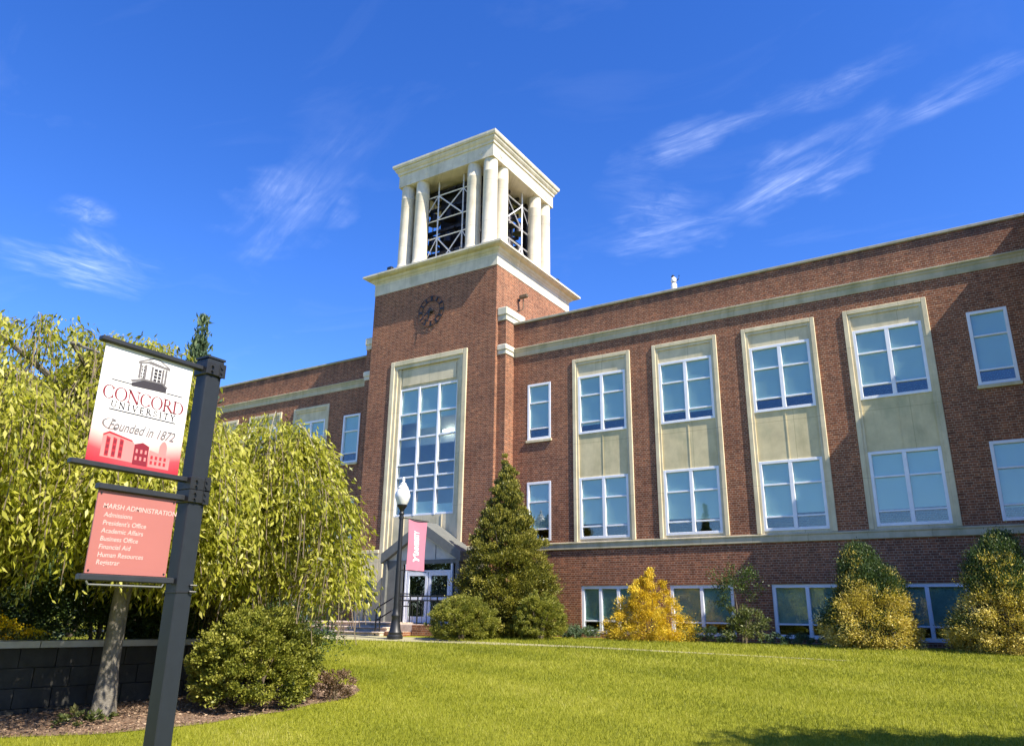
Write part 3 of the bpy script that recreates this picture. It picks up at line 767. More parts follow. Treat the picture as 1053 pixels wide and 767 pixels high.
def arc(m_, T, cx, cy, rx, ry, a0, a1, thick, thin, e, n=18):
    pts = []
    for i in range(n + 1):
        a = math.radians(a0 + (a1 - a0) * i / n); w_ = thin + (thick - thin) * abs(math.cos(a)) ** 1.5
        pts.append((cx + (rx) * math.cos(a), cy + (ry) * math.sin(a), cx + (rx - w_) * math.cos(a), cy + (ry - w_ * .6) * math.sin(a)))
    for i in range(n):
        p, r = pts[i], pts[i + 1]
        m_.add([T(p[0], p[1], e), T(r[0], r[1], e), T(r[2], r[3], e), T(p[2], p[3], e)], [(0, 1, 2, 3)])
ADV = {'C': .98, 'O': 1.08, 'N': 1.06, 'R': .92, 'D': 1.06, 'U': 1.0, 'I': .46, 'V': .96, 'E': .80, 'S': .72, 'T': .86, 'Y': .90}
def roman(m_, T, ch, x, y, h, e):
    """a Roman capital with serifs, thick and thin strokes, in a cell h tall"""
    K, t = (.155 * h, .075 * h) if h > .06 else (.20 * h, .13 * h); A = ADV[ch] * h; sf = .30 * h
    def L(a, b, w1, w2=None): seg(m_, T, (x + a[0] * h, y + a[1] * h), (x + b[0] * h, y + b[1] * h), w1, w2 or w1, e)
    def serif(cx, cy, w_=.3): L((cx - w_ / 2, cy), (cx + w_ / 2, cy), t)
    if ch == 'C': arc(m_, T, x + .5 * h, y + .5 * h, .46 * h, .52 * h, 42, 318, K, t, e, 24); L((.80, .70), (.87, .92), t); L((.80, .30), (.87, .08), t)
    elif ch == 'O': arc(m_, T, x + .52 * h, y + .5 * h, .50 * h, .52 * h, 0, 360, K, t, e, 30)
    elif ch == 'N': L((.16, 0), (.16, 1), t); L((.88, 0), (.88, 1), t); L((.14, 1), (.88, .0), K); serif(.16, .02); serif(.86, .98); serif(.10, .98, .2)
    elif ch == 'R': L((.18, 0), (.18, 1), K); serif(.18, .02); serif(.14, .98, .2); arc(m_, T, x + .36 * h, y + .74 * h, .30 * h, .26 * h, -90, 90, K, t, e); L((.18, .98), (.38, .98), t); L((.18, .49), (.38, .49), t); L((.40, .50), (.84, .02), K); serif(.84, .02, .2)
    elif ch == 'D': L((.18, 0), (.18, 1), K); L((.06, .98), (.42, .98), t); L((.06, .02), (.42, .02), t); arc(m_, T, x + .40 * h, y + .5 * h, .56 * h, .51 * h, -90, 90, K, t, e, 20)
    elif ch == 'U': L((.18, .32), (.18, 1), K); L((.82, .32), (.82, 1), t); arc(m_, T, x + .49 * h, y + .34 * h, .37 * h, .36 * h, 180, 360, K * .9, t, e); serif(.18, .98); serif(.82, .98)
    elif ch == 'I': L((.22, 0), (.22, 1), K); serif(.22, .02); serif(.22, .98)
    elif ch == 'V': L((.12, 1), (.48, 0), K); L((.84, 1), (.48, 0), t); serif(.12, .98); serif(.84, .98)
    elif ch == 'E': L((.18, 0), (.18, 1), K); L((.06, .98), (.66, .98), t); L((.18, .5), (.56, .5), t); L((.06, .02), (.68, .02), t); L((.66, 1), (.66, .82), t); L((.68, 0), (.68, .2), t); L((.56, .6), (.56, .4), t)
    elif ch == 'S': arc(m_, T, x + .36 * h, y + .74 * h, .26 * h, .27 * h, 30, 270, K * .8, t, e); arc(m_, T, x + .36 * h, y + .27 * h, .28 * h, .28 * h, 90, -150, K * .8, t, e); L((.58, .78), (.60, .98), t); L((.11, .24), (.09, .04), t)
    elif ch == 'T': L((.43, 0), (.43, 1), K); serif(.43, .02); L((.06, .98), (.80, .98), t); L((.06, 1), (.06, .8), t); L((.80, 1), (.80, .8), t)
    elif ch == 'Y': L((.45, 0), (.45, .45), K); L((.10, 1), (.45, .44), K); L((.80, 1), (.45, .44), t); serif(.45, .02); serif(.10, .98); serif(.80, .98)
def roman_word(m_, T, word, x0, x1, y, h, e, first=1.0):
    tot = sum(ADV[c] for c in word) * h; sp = (x1 - x0 - tot) / max(1, len(word) - 1); x = x0
    for c in word: roman(m_, T, c, x, y, h, e); x += ADV[c] * h + sp

# ------------------------------------------------------------------ campus sign
PX, PY0, PY1 = -4.56, 3.133, 3.253
sg = thing('campus_sign', 'dark grey post sign with white university banner panel above a salmon red directory panel', 'sign', (PX, 3.19, .14))
MB().bbox(PX - .06, PX + .06, PY0, PY1, .10, 3.24, .006).build('post', 'sign_metal', sg)
m_ = MB(); m_.bbox(PX - .068, PX + .068, PY0 - .008, PY1 + .008, 3.18, 3.285, .008); m_.loft([[(PX - q, (PY0 + PY1) / 2 - q, z), (PX + q, (PY0 + PY1) / 2 - q, z), (PX + q, (PY0 + PY1) / 2 + q, z), (PX - q, (PY0 + PY1) / 2 + q, z)] for q, z in ((.072, 3.285), (.072, 3.30), (.02, 3.318))]); m_.build('post_cap', 'sign_metal', sg)
def bracket(z):
    m_ = MB(); m_.bbox(PX - .075, PX + .075, PY0 - .014, PY1 + .014, z - .045, z + .045, .006)
    for dz in (-.018, .018):
        m_.tube([(PX + .075, PY0 + .03, z + dz), (PX + .092, PY0 + .03, z + dz)], .009, 8); m_.tube([(PX + .075, PY1 - .02, z + dz), (PX + .092, PY1 - .02, z + dz)], .009, 8)
    m_.bbox(PX + .074, PX + .082, PY1 - .03, PY1 + .016, z - .05, z + .05, .003)
    m_.build('bracket', 'black', sg)
for z in (3.21, 2.405, 2.32): bracket(z)
m_ = MB()
for z in (1.71, 1.75): m_.tube([(PX - .07, PY1 - .03, z), (PX + .075, PY1 - .03, z), (PX + .09, PY1 - .0, z), (PX + .07, PY1 + .02, z)], .006, 6)
m_.bbox(PX - .063, PX + .063, PY0 - .003, PY1 + .003, 1.70, 1.712, .002); m_.build('strap', 'black', sg)
A0, A1, AZ0, AZ1 = 2.437, 3.062, 2.447, 3.192
for (a, b, z0, z1) in ((2.395, PY0 - .001, AZ1 + .002, AZ1 + .034), (2.345, PY0 - .001, AZ0 - .036, AZ0 - .002)):
    MB().bbox(PX - .022, PX + .030, a, b, z0, z1, .006).build('arm', 'dark_metal', sg)
pn = MB().box(PX - .002, PX + .002, A0, A1, AZ0, AZ1).build('banner_panel', 'sheet', sg)
def TA(u, v, e): return (PX + .002 + e, A0 + u * (A1 - A0), AZ0 + v * (AZ1 - AZ0))     # unit square of the upper panel
def TAm(u, v, e): return (PX + .002 + e, A0 + u, AZ0 + v)                              # the same in metres
def poly(m_, pts, e): m_.add([TA(u, v if v < .60 else .69 + .855 * (v - .64), e) for u, v in pts], [tuple(range(len(pts)))])
# belfry emblem
lo = MB(); hi = MB(); dk = MB()
poly(dk, [(.33, .675), (.45, .725), (.66, .735), (.72, .70), (.72, .655), (.33, .640)], .0012)
poly(lo, [(.31, .70), (.44, .745), (.665, .752), (.735, .715), (.72, .702), (.66, .737), (.45, .727), (.33, .682)], .0016)
for u in (.395, .455, .53, .655, .69): poly(lo, [(u - .012, .74), (u + .012, .74), (u + .012, .895), (u - .012, .895)], .002)
poly(lo, [(.365, .89), (.47, .915), (.73, .90), (.73, .925), (.60, .985), (.52, .985), (.365, .912)], .0016)
poly(hi, [(.39, .905), (.50, .945), (.69, .925), (.60, .97), (.53, .97)], .002)
for (u0, u1) in ((.412, .442), (.555, .635)):
    nb = 4 if u1 - u0 < .05 else 4
    for i in range(nb):
        z0 = .745 + i * .036
        poly(dk, [(u0, z0), (u1, z0), (u1, z0 + .028), (u0, z0 + .028)], .0014)
    poly(hi, [((u0 + u1) / 2 - .004, .745), ((u0 + u1) / 2 + .004, .745), ((u0 + u1) / 2 + .004, .885), ((u0 + u1) / 2 - .004, .885)], .002)
dk.build('emblem_shade', 'grey_ink', pn); lo.build('emblem', 'pale_ink', pn); hi.build('emblem_light', 'print', pn)
ln = MB()
for (u0, u1, v) in ((.12, .335, .652), (.725, .92, .652), (.14, .88, .448)): poly(ln, [(u0, v), (u1, v), (u1, v + .010), (u0, v + .010)], .0012)
ln.build('rule', 'grey_ink', pn)
Wm, Hm = A1 - A0, AZ1 - AZ0
m_ = MB(); roman_word(m_, TAm, 'CONCORD', .045 * Wm, .965 * Wm, .538 * Hm, .084, .0014)
m_.build('lettering', 'red_ink', pn)
m_ = MB(); roman_word(m_, TAm, 'UNIVERSITY', .15 * Wm, .87 * Wm, .472 * Hm, .040, .0014); m_.build('lettering', 'grey_ink', pn)
text_mesh('script_lettering', 'Founded in 1872', .080, 'pale_ink', pn, lambda u, v, e: TAm(.16 * Wm + u * .84, .285 * Hm + v * 1.1, e), .38, weight=.0016)
m_ = MB(); arc(m_, TAm, .185 * Wm, .33 * Hm, .055, .034, 60, 330, .012, .007, .0012); m_.build('script_flourish', 'pale_ink', pn)
# red line drawing of campus halls along the foot
pk = MB(); rd = MB(); dr = MB()
poly(pk, [(.13, .05), (.13, .235), (.19, .265), (.44, .225), (.47, .20), (.47, .04)], .0010)
for u in (.17, .24, .31): poly(rd, [(u, .06), (u + .04, .06), (u + .04, .215), (u, .225)], .0014)
for u in (.17, .24, .31):
    for z in (.075, .125, .175): poly(dr, [(u + .006, z), (u + .034, z), (u + .034, z + .03), (u + .006, z + .03)], .0017)
poly(rd, [(.13, .238), (.19, .268), (.44, .228), (.44, .215), (.19, .25), (.13, .222)], .0014)
poly(dr, [(.47, .03), (.47, .20), (.555, .225), (.63, .20), (.63, .03)], .0014)
for u in (.49, .54, .59):
    for z in (.07, .13): poly(pk, [(u, z), (u + .022, z), (u + .022, z + .032), (u, z + .032)], .0018)
poly(pk, [(.64, .03), (.64, .175), (.88, .135), (.88, .03)], .0010)
for u in (.66, .71, .76, .81):
    for z in (.055, .10): poly(rd, [(u, z), (u + .026, z), (u + .026, z + .03), (u, z + .03)], .0014)
poly(pk, [(.745, .16), (.745, .225), (.765, .26), (.79, .275), (.815, .26), (.83, .225), (.83, .15)], .0008)
pk.build('hall_drawing', 'pink_ink', pn); rd.build('hall_drawing_red', 'mid_red_ink', pn); dr.build('hall_drawing_dark', 'red_ink', pn)
# directory
B0, B1, BZ0_, BZ1_ = 2.552, 3.080, 1.795, 2.284
for (a, b, z0, z1) in ((2.535, PY0 - .001, BZ1_ + .002, BZ1_ + .040), (2.515, PY0 - .001, BZ0_ - .040, BZ0_ - .002)):
    MB().bbox(PX - .022, PX + .030, a, b, z0, z1, .006).build('arm', 'dark_metal', sg)
m_ = MB(); m_.tube([(PX + .02, 2.56, BZ0_ - .041), (PX + .02, 2.575, BZ0_ - .062), (PX + .02, 3.05, BZ0_ - .062), (PX + .02, 3.06, BZ0_ - .041)], .006, 6); m_.build('hanger_rod', 'slate', sg)
pb = MB().bbox(PX - .006, PX + .006, B0, B1, BZ0_, BZ1_, .002).build('directory_panel', 'salmon', sg)
def TB_(u, v, e): return (PX + .006 + e, B0 + u, BZ0_ + v)
rows = [('MARSH ADMINISTRATION', .0425, .385, .040), ('Admissions', .040, .335, .055), ("President's Office", .040, .287, .055), ('Academic Affairs', .040, .240, .055), ('Business Office', .040, .193, .055), ('Financial Aid', .040, .146, .055), ('Human Resources', .040, .099, .055), ('Registrar', .040, .055, .055)]
for s_, sz, v0, u0 in rows:
    text_mesh('lettering', s_, sz, 'faded_print', pb, lambda u, v, e, u0=u0, v0=v0: TB_(u0 + u * 1.0, v0 + v, e), .12 if sz > .039 else 0, weight=.0002)
m_ = MB()
for u in (.018, .51):
    for v in (.018, .471): m_.tube([TB_(u, v, .0), TB_(u, v, .004)], .006, 8)
m_.build('screw', 'black', pb)

# ------------------------------------------------------------------ lamp post with banner
LX, LY, LG = -15.78, 18.55, .83
lp = thing('lamp_post', 'black lamp post with acorn globe and pink vertical banner by the steps', 'street lamp', (LX, LY, LG))
MB().lathe(LX, LY, [(.24, LG), (.24, LG + .10), (.20, LG + .14), (.21, LG + .2), (.17, LG + .26), (.135, LG + .50), (.12, LG + .62), (.14, LG + .66), (.14, LG + .70), (.105, LG + .76), (.10, LG + .9)], 16).build('base', 'black', lp, True)
MB().lathe(LX, LY, [(.098, LG + .88), (.075, 3.2), (.062, 4.52), (.085, 4.54), (.085, 4.58), (.06, 4.62), (.075, 4.68), (.13, 4.76), (.16, 4.80), (.16, 4.84)], 14).build('pole', 'black', lp, True)
MB().lathe(LX, LY, [(.15, 4.842), (.19, 4.92), (.235, 5.06), (.242, 5.14), (.215, 5.25), (.17, 5.34), (.18, 5.36), (.12, 5.44), (.10, 5.47)], 20).build('globe', 'globe', lp, True)
MB().lathe(LX, LY, [(.10, 5.472), (.11, 5.50), (.06, 5.53), (.035, 5.56), (.05, 5.60), (.05, 5.63), (.012, 5.72)], 12).build('finial', 'globe', lp, True)
for z in (4.44, 2.85):
    m_ = MB(); m_.tube([(LX, LY, z), (LX + .05, LY + 1.30, z)], .016); m_.tube([(LX, LY, z - .04), (LX, LY, z + .04)], .085, 10); m_.build('banner_arm', 'black', lp)
bn = MB()
nu, nv = 10, 14
def TBn(u, v, e=0):
    y = LY + .33 + u * .93; z = 2.87 + v * 1.55
    return (LX + .02 + .03 * math.sin(u * 4 + v * 3) + e, y, z)
g_ = [TBn(i / nu, j / nv) for j in range(nv + 1) for i in range(nu + 1)] + [TBn(i / nu, j / nv, -.006) for j in range(nv + 1) for i in range(nu + 1)]
k = (nu + 1) * (nv + 1); fs = []
for j in range(nv):
    for i in range(nu):
        a = j * (nu + 1) + i; fs += [(a, a + 1, a + nu + 2, a + nu + 1), (k + a, k + a + nu + 1, k + a + nu + 2, k + a + 1)]
bnr = bn.add(g_, fs).build('banner', 'banner', lp, True)
def TBt(u, v, e):   # writing that runs up the banner
    return TBn(.66 - v * 1.15 / .93, .13 + u * .95 / 1.55, .004)
text_mesh('lettering', 'Y', .42, 'print', bnr, TBt, .25, weight=.01)
text_mesh('lettering', 'UNIVERSITY', .20, 'print', bnr, lambda u, v, e: TBn(.63 - v * 1.75 / .93, .30 + u * .70 / 1.55, .004), 0, weight=.008)

# ------------------------------------------------------------------ planter wall
wa = Vector((-11.75, 3.2)); wb = Vector((-10.55, 8.9)); wd = (wb - wa).normalized(); wn_ = Vector((wd.y, -wd.x))
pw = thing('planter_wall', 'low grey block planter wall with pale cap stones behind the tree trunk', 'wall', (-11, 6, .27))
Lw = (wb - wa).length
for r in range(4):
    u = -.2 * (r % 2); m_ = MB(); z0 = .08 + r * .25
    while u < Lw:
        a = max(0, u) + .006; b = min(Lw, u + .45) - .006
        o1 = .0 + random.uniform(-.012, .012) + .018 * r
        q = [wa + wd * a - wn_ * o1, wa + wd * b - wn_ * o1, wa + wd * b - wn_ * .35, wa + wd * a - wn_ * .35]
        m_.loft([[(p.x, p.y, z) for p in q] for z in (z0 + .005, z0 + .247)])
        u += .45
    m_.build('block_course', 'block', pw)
m_ = MB(); u = 0
while u < Lw:
    b = min(Lw, u + .9); q = [wa + wd * (u + .006) + wn_ * .03, wa + wd * (b - .006) + wn_ * .03, wa + wd * (b - .006) - wn_ * .40, wa + wd * (u + .006) - wn_ * .40]
    m_.loft([[(p.x, p.y, z) for p in q] for z in (1.085, 1.17)]); u += .9
m_.build('cap_stones', 'cap', pw)
soil = [wa - wn_ * .36, wb - wn_ * .36, wb - wn_ * 3.5, wa - wn_ * 3.5]
MB().loft([[(p.x, p.y, z) for p in soil] for z in (.05, 1.05)]).build('planter_soil', 'mulch', pw)

# ------------------------------------------------------------------ vegetation
def trunk_tube(path, rad, n=10):
    m_ = MB(); m_.tube(path, rad, n); return m_

def clump_shrub(name, label, cat, c, rx, ry, h, mat, group=None, nclump=130, per=110, leaf=(.05, .03), shape='round', base=.0, stem=True, seed=0, spread=.16, up=.35, inner=.35, cpow=.85):
    """uneven crown: clumps of small leaves spread through a volume whose outline is round or conical"""
    global rng
    rng = np.random.default_rng(100 + seed)
    t = thing(name, label, cat, c, group)
    cx, cy, cz = c
    th = rng.random(nclump) * 2 * PI
    rr = np.where(rng.random(nclump) < inner, rng.random(nclump) ** .6 * .8, rng.uniform(.80, 1.04, nclump))
    if shape == 'round':
        ph = np.arccos(rng.uniform(-.55, 1, nclump)); k = .42
        X = rr * np.sin(ph) * np.cos(th) * rx; Y = rr * np.sin(ph) * np.sin(th) * ry
        Z = h * k + rr * np.cos(ph) * h * (1 - k)
    else:
        f = rng.random(nclump) ** 1.35
        prof = (1 - f) ** cpow * (1 - .35 * np.exp(-f * 9)) + .03
        X = rr * prof * np.cos(th) * rx; Y = rr * prof * np.sin(th) * ry; Z = f * h * .98 + .08
    C = np.stack([X, Y, Z], 1) * (1 + rng.normal(0, .04, (nclump, 1)))
    out_ = norm(C - np.array([0, 0, h * .35]))
    sp = spread * min(rx, h) * rng.uniform(.6, 1.25, nclump)
    if shape != 'round': sp = sp * (.35 + .65 * (1 - C[:, 2] / h))
    P = np.repeat(C, per, 0) + rng.normal(0, 1, (nclump * per, 3)) * np.repeat(sp, per)[:, None] * np.array([.8, .8, .62])
    P[:, 2] = np.maximum(P[:, 2], .02)
    Dr = np.repeat(out_, per, 0) + np.array([0, 0, up])
    s = rng.uniform(.7, 1.3, len(P))
    V = leaves(P + np.array(c), Dr, leaf[0] * s, leaf[1] * s, .2, .6)
    tone = np.clip(np.repeat(rng.normal(.5, .17, nclump), per) + rng.normal(0, .16, len(P)), 0, 1)
    leaf_mesh('foliage', V, mat, t, tone)
    if stem:
        m_ = MB()
        for k in range(5):
            a = k * 1.26 + seed; q = .35 * rx
            m_.tube([(cx + .04 * math.cos(a), cy + .04 * math.sin(a), cz - .06), (cx + q * .4 * math.cos(a), cy + q * .4 * math.sin(a), cz + h * .3), (cx + q * math.cos(a), cy + q * math.sin(a), cz + h * .62)], [.035, .025, .01], 5)
        m_.build('stem', 'twig', t)
    return t

GB_ = .92
clump_shrub('cypress_tree', 'tall olive green cone shaped cypress between entrance and right wing windows', 'conifer', (-13.40, 20.95, GB_), 1.98, 1.5, 5.12, 'conifer', None, 860, 190, (.075, .032), 'cone', seed=1, spread=.085, up=.8, inner=.38, cpow=.80)
clump_shrub('round_shrub', 'broad rounded green shrub left of the tall cypress, beside the steps', 'shrub', (-13.75, 19.15, .86), 1.05, .8, 1.17, 'box_leaf', 'clipped shrubs by the entrance', 420, 130, (.034, .022), seed=2, spread=.055, inner=.2)
clump_shrub('round_shrub', 'smaller round green shrub at the right foot of the tall cypress', 'shrub', (-11.75, 20.3, .91), .78, .72, 1.25, 'box_leaf', 'clipped shrubs by the entrance', 320, 120, (.034, .022), seed=3, spread=.06, inner=.2)
clump_shrub('golden_shrub', 'bright golden yellow feathery shrub between two basement windows', 'shrub', (-8.75, 21.35, GB_), 1.50, 1.0, 1.80, 'gold', None, 150, 260, (.055, .018), 'cone', seed=4, spread=.11, up=.6, cpow=.92, inner=.25)
clump_shrub('juniper', 'low bluish juniper under the first basement window right of the cypress', 'ground shrub', (-10.9, 21.6, GB_), .85, .5, .34, 'juniper', 'low junipers along the wall', 40, 90, (.06, .02), seed=5, stem=False)
clump_shrub('juniper', 'low bluish juniper between the golden shrub and the thin shrub', 'ground shrub', (-7.25, 21.5, GB_), .8, .5, .36, 'juniper', 'low junipers along the wall', 40, 90, (.06, .02), seed=6, stem=False)
clump_shrub('juniper', 'low bluish juniper left of the two-toned green and gold shrub in the shade', 'ground shrub', (-4.9, 21.4, GB_), .85, .5, .26, 'juniper', 'low junipers along the wall', 34, 90, (.06, .02), seed=7, stem=False)
t = clump_shrub('thin_shrub', 'loose thin shrub with a leafy tuft above a lower clump by a basement window', 'shrub', (-6.15, 21.5, GB_), .55, .45, 1.0, 'thin_leaf', None, 45, 80, (.07, .03), seed=8, inner=.6)
rng = np.random.default_rng(55)
C = np.array([-6.35, 21.5, GB_ + 1.5]) + rng.normal(0, 1, (24, 3)) * np.array([.26, .2, .22])
P = np.repeat(C, 70, 0) + rng.normal(0, .09, (24 * 70, 3))
leaf_mesh('upper_tuft', leaves(P, np.repeat(norm(C - np.array([-6.3, 21.5, 2.2])), 70, 0), .07, .032, .2, .7), 'dark_leaf', t)
m_ = MB(); m_.tube([(-6.2, 21.5, GB_), (-6.28, 21.5, 1.7), (-6.35, 21.5, 2.5)], [.03, .02, .008], 5); m_.build('stem', 'twig', t)

def two_tone(label, c, rx, h, gold, seed, shift):
    """soft cone: green sprays above and behind, golden ones low down and towards the lawn"""
    global rng
    rng = np.random.default_rng(seed)
    t = thing('two_toned_cypress', label, 'shrub', c, 'green and gold cypress shrubs in the shade')
    n = 620; th = rng.random(n) * 2 * PI; f = rng.random(n) ** 1.25
    prof = (1 - f) ** .72 * (1 - .30 * np.exp(-f * 10)) + .03
    rr = np.where(rng.random(n) < .22, rng.uniform(.2, .8, n), rng.uniform(.84, 1.06, n))
    C = np.stack([rr * prof * np.cos(th) * rx, rr * prof * np.sin(th) * rx * .8, f * h + .06], 1)
    C[:, 0] += .10 * np.sin(C[:, 2] * 4 + seed)
    u = C[:, 0] / rx; v = C[:, 2] / h
    score = -np.sin(th) * .6 + (.55 - v) * 1.25 + .45 * np.sin(u * 5 + v * 7 + seed) * np.cos(v * 5 - u * 3) + rng.normal(0, .34, n) + shift * u
    isg = score > np.quantile(score, 1 - gold)
    for nm, sel, mt, per, lf in (('foliage', ~isg, 'conifer_dark', 150, .055), ('golden_sprays', isg, 'gold_tan', 150, .055)):
        Q = C[sel]; k = len(Q)
        P = np.repeat(Q, per, 0) + rng.normal(0, 1, (k * per, 3)) * np.array([.10, .10, .075])
        if nm == 'golden_sprays': P += np.repeat(norm(Q - np.array([0, 0, h * .3])), per, 0) * .03
        P[:, 2] = np.maximum(P[:, 2], .02)
        Dr = np.repeat(norm(Q - np.array([0, 0, h * .3])), per, 0) + np.array([.1, -.1, .35])
        sz = rng.uniform(.7, 1.3, len(P))
        tone = np.clip(np.repeat(rng.normal(.5, .2, k), per) + rng.normal(0, .15, len(P)), 0, 1)
        leaf_mesh(nm, leaves(P + np.array(c), Dr, lf * sz, lf * .36 * sz, .2, .6), mt, t, tone)
    m_ = MB(); m_.tube([(c[0], c[1], c[2] - .05), (c[0] + .03, c[1], c[2] + h * .5), (c[0], c[1], c[2] + h * .9)], [.06, .04, .01], 6); m_.build('stem', 'twig', t)
two_tone('green and gold cypress shrub in front of a gap between two shaded basement windows', (-2.95, 21.1, GB_), 1.12, 2.3, .30, 21, .1)
two_tone('wide green and gold cypress shrub at the right end of the lawn edge', (-.02, 20.9, GB_), 1.30, 2.45, .30, 22, -.1)

# --- planter plants and the bush beside the bed
rng = np.random.default_rng(5)
for i, (lab, x, y, rx, h) in enumerate((('dark evergreen shrub in the planter behind the tree trunk', -12.2, 7.2, 1.0, 1.15), ('dark evergreen shrub at the far end of the planter behind the sign post', -11.4, 8.9, 1.1, 1.3), ('dark evergreen shrub deep in the planter behind the yellow flowers', -13.3, 5.6, 1.1, 1.25), ('dark evergreen shrub by the left rail of the steps under the branches', -12.6, 11.0, 1.4, 1.9))):
    clump_shrub('evergreen_shrub', lab, 'shrub', (x, y, 1.03 if i < 3 else .45), rx, rx, h, 'dark_leaf', 'dark shrubs behind the planter wall', 120, 90, (.06, .028), seed=30 + i)
t = thing('flower_patch', 'bright yellow flowers massed on top of the planter wall', 'flowers', (-11.9, 5.2, 1.05))
C = np.stack([rng.uniform(-12.45, -11.65, 90), rng.uniform(4.1, 6.1, 90), np.zeros(90)], 1)
C[:, 2] = 1.15 + .30 * np.clip(1 - ((C[:, 0] + 12.0) / .6) ** 2, 0, 1) * np.clip(1 - ((C[:, 1] - 5.0) / 1.3) ** 2, 0, 1) + rng.normal(0, .02, 90)
C[:, 0] += (C[:, 1] - 5) * .2
P = np.repeat(C, 34, 0) + rng.normal(0, 1, (90 * 34, 3)) * np.array([.06, .06, .035])
leaf_mesh('bloom', leaves(P, np.tile([[.2, 0, .5]], (len(P), 1)), .035, .03, .15, .9), 'flower', t)
P = np.repeat(C, 16, 0) + rng.normal(0, 1, (90 * 16, 3)) * np.array([.08, .08, .03]) - np.array([0, 0, .08])
leaf_mesh('foliage', leaves(P, np.tile([[0., 0, .6]], (len(P), 1)), .06, .03, .15, .8), 'thin_leaf', t)
clump_shrub('leafy_bush', 'big rounded leafy bush with sunlit top at the edge of the mulch bed', 'bush', (-9.0, 7.68, .33), .78, .85, 1.25, 'box_leaf', None, 560, 150, (.036, .025), seed=41, spread=.06, inner=.15)
clump_shrub('brown_shrub', 'small reddish brown shrub at the right end of the mulch bed', 'shrub', (-8.55, 8.75, .38), .32, .3, .42, 'brown_leaf', None, 30, 70, (.04, .018), seed=42)
# sprigs of green on the mulch
rng = np.random.default_rng(77)
clump_shrub('weed_clump', 'small green weed clump growing in the mulch by the trunk', 'weed', (-9.75, 5.75, .26), .32, .3, .16, 'thin_leaf', None, 16, 26, (.06, .03), seed=43, stem=False)

# --- trees beyond the planter
clump_shrub('broadleaf_tree', 'dense green tree beyond the planter at the left edge behind the weeping tree', 'tree', (-24, 9.5, .43), 3.6, 3.2, 4.6, 'dark_leaf', 'green trees beyond the planter', 260, 70, (.16, .09), seed=50, spread=.12)
clump_shrub('broadleaf_tree', 'dense green tree farther off beyond the planter, behind the trunk of the weeping tree', 'tree', (-27, 15, .68), 3.8, 3.2, 4.4, 'dark_leaf', 'green trees beyond the planter', 260, 70, (.16, .09), seed=51, spread=.12)
clump_shrub('broadleaf_tree', 'low green tree just behind the yellow flowers at the left edge', 'tree', (-17.5, 6.8, .3), 2.2, 2.2, 3.0, 'dark_leaf', 'green trees beyond the planter', 220, 70, (.11, .06), seed=52, spread=.12)

# chips lying loose on the mulch and clippings beside it
rng = np.random.default_rng(91)
n = 9000; x = rng.uniform(-11.3, -8.2, n); y = rng.uniform(4.1, 9.9, n)
c_, s_ = 0, 0
def _inside(px, py, poly):
    r_ = np.zeros(len(px), bool); j_ = len(poly) - 1
    for i_ in range(len(poly)):
        (ax_, ay_), (bx_, by_) = poly[i_], poly[j_]
        r_ ^= ((ay_ > py) != (by_ > py)) & (px < (bx_ - ax_) * (py - ay_) / (by_ - ay_ + 1e-12) + ax_); j_ = i_
    return r_
k = _inside(x, y, bed); x, y = x[k], y[k]; n = len(x)
P = np.stack([x, y, gz(y) + rng.uniform(.006, .03, n)], 1)
Dd = rng.normal(0, 1, (n, 3)) * np.array([1, 1, .25])
MT['chip'] = leaf_mat('mulch_chip', [(0, (.06, .035, .022)), (.5, (.20, .125, .08)), (1, (.45, .33, .22))], 0, .9, .1)
ch = leaf_mesh('mulch_chips', leaves(P, Dd, rng.uniform(.02, .06, n), rng.uniform(.008, .02, n), .3, .1), 'chip', None)
struct(ch, 'stuff'); ch['label'] = 'loose brown bark chips covering the planting bed'; ch['category'] = 'mulch'

# --- weeping tree
rng = np.random.default_rng(12)
wt = thing('weeping_tree', 'large weeping tree with yellow green drooping foliage behind the campus sign', 'tree', (-10.14, 6.25, .26))
tb = MB(); tb.tube([(-10.15, 6.22, .15), (-10.14, 6.25, .35), (-10.15, 6.24, .9), (-10.13, 6.24, 1.7), (-10.08, 6.27, 2.4), (-10.05, 6.3, 3.2)], [.24, .155, .115, .11, .12, .09], 12)
tb.build('trunk', 'bark', wt, True)
limbs = MB()
domes = [  # cx, cy, dome radius, top, crown-shoulder height, strands, hang bottom
    (-10.75, 4.75, 2.35, 5.22, 3.6, 600, 1.75), (-9.95, 5.85, 1.10, 5.22, 3.9, 300, 2.0), (-9.60, 8.0, 1.34, 4.42, 3.0, 470, 2.0), (-10.5, 7.9, 1.2, 4.0, 2.9, 300, 2.2), (-12.4, 6.3, 1.9, 4.4, 3.2, 420, 1.7)]
LP, LD, LT, TW = [], [], [], MB()
lobes = []
for (cx, cy, R, top, sh, ns, bot) in domes:                             # smaller tiers break up the outline
    for k in range(int(5 + R * 5)):
        a = rng.random() * 2 * PI; q = R * rng.uniform(.45, 1.0)
        lobes.append((cx + q * math.cos(a), cy + q * math.sin(a), R * rng.uniform(.22, .40), top - (top - sh) * (q / R) ** 2.2 + rng.uniform(-1.0, .16), 0, int(60 + R * 22), -1))
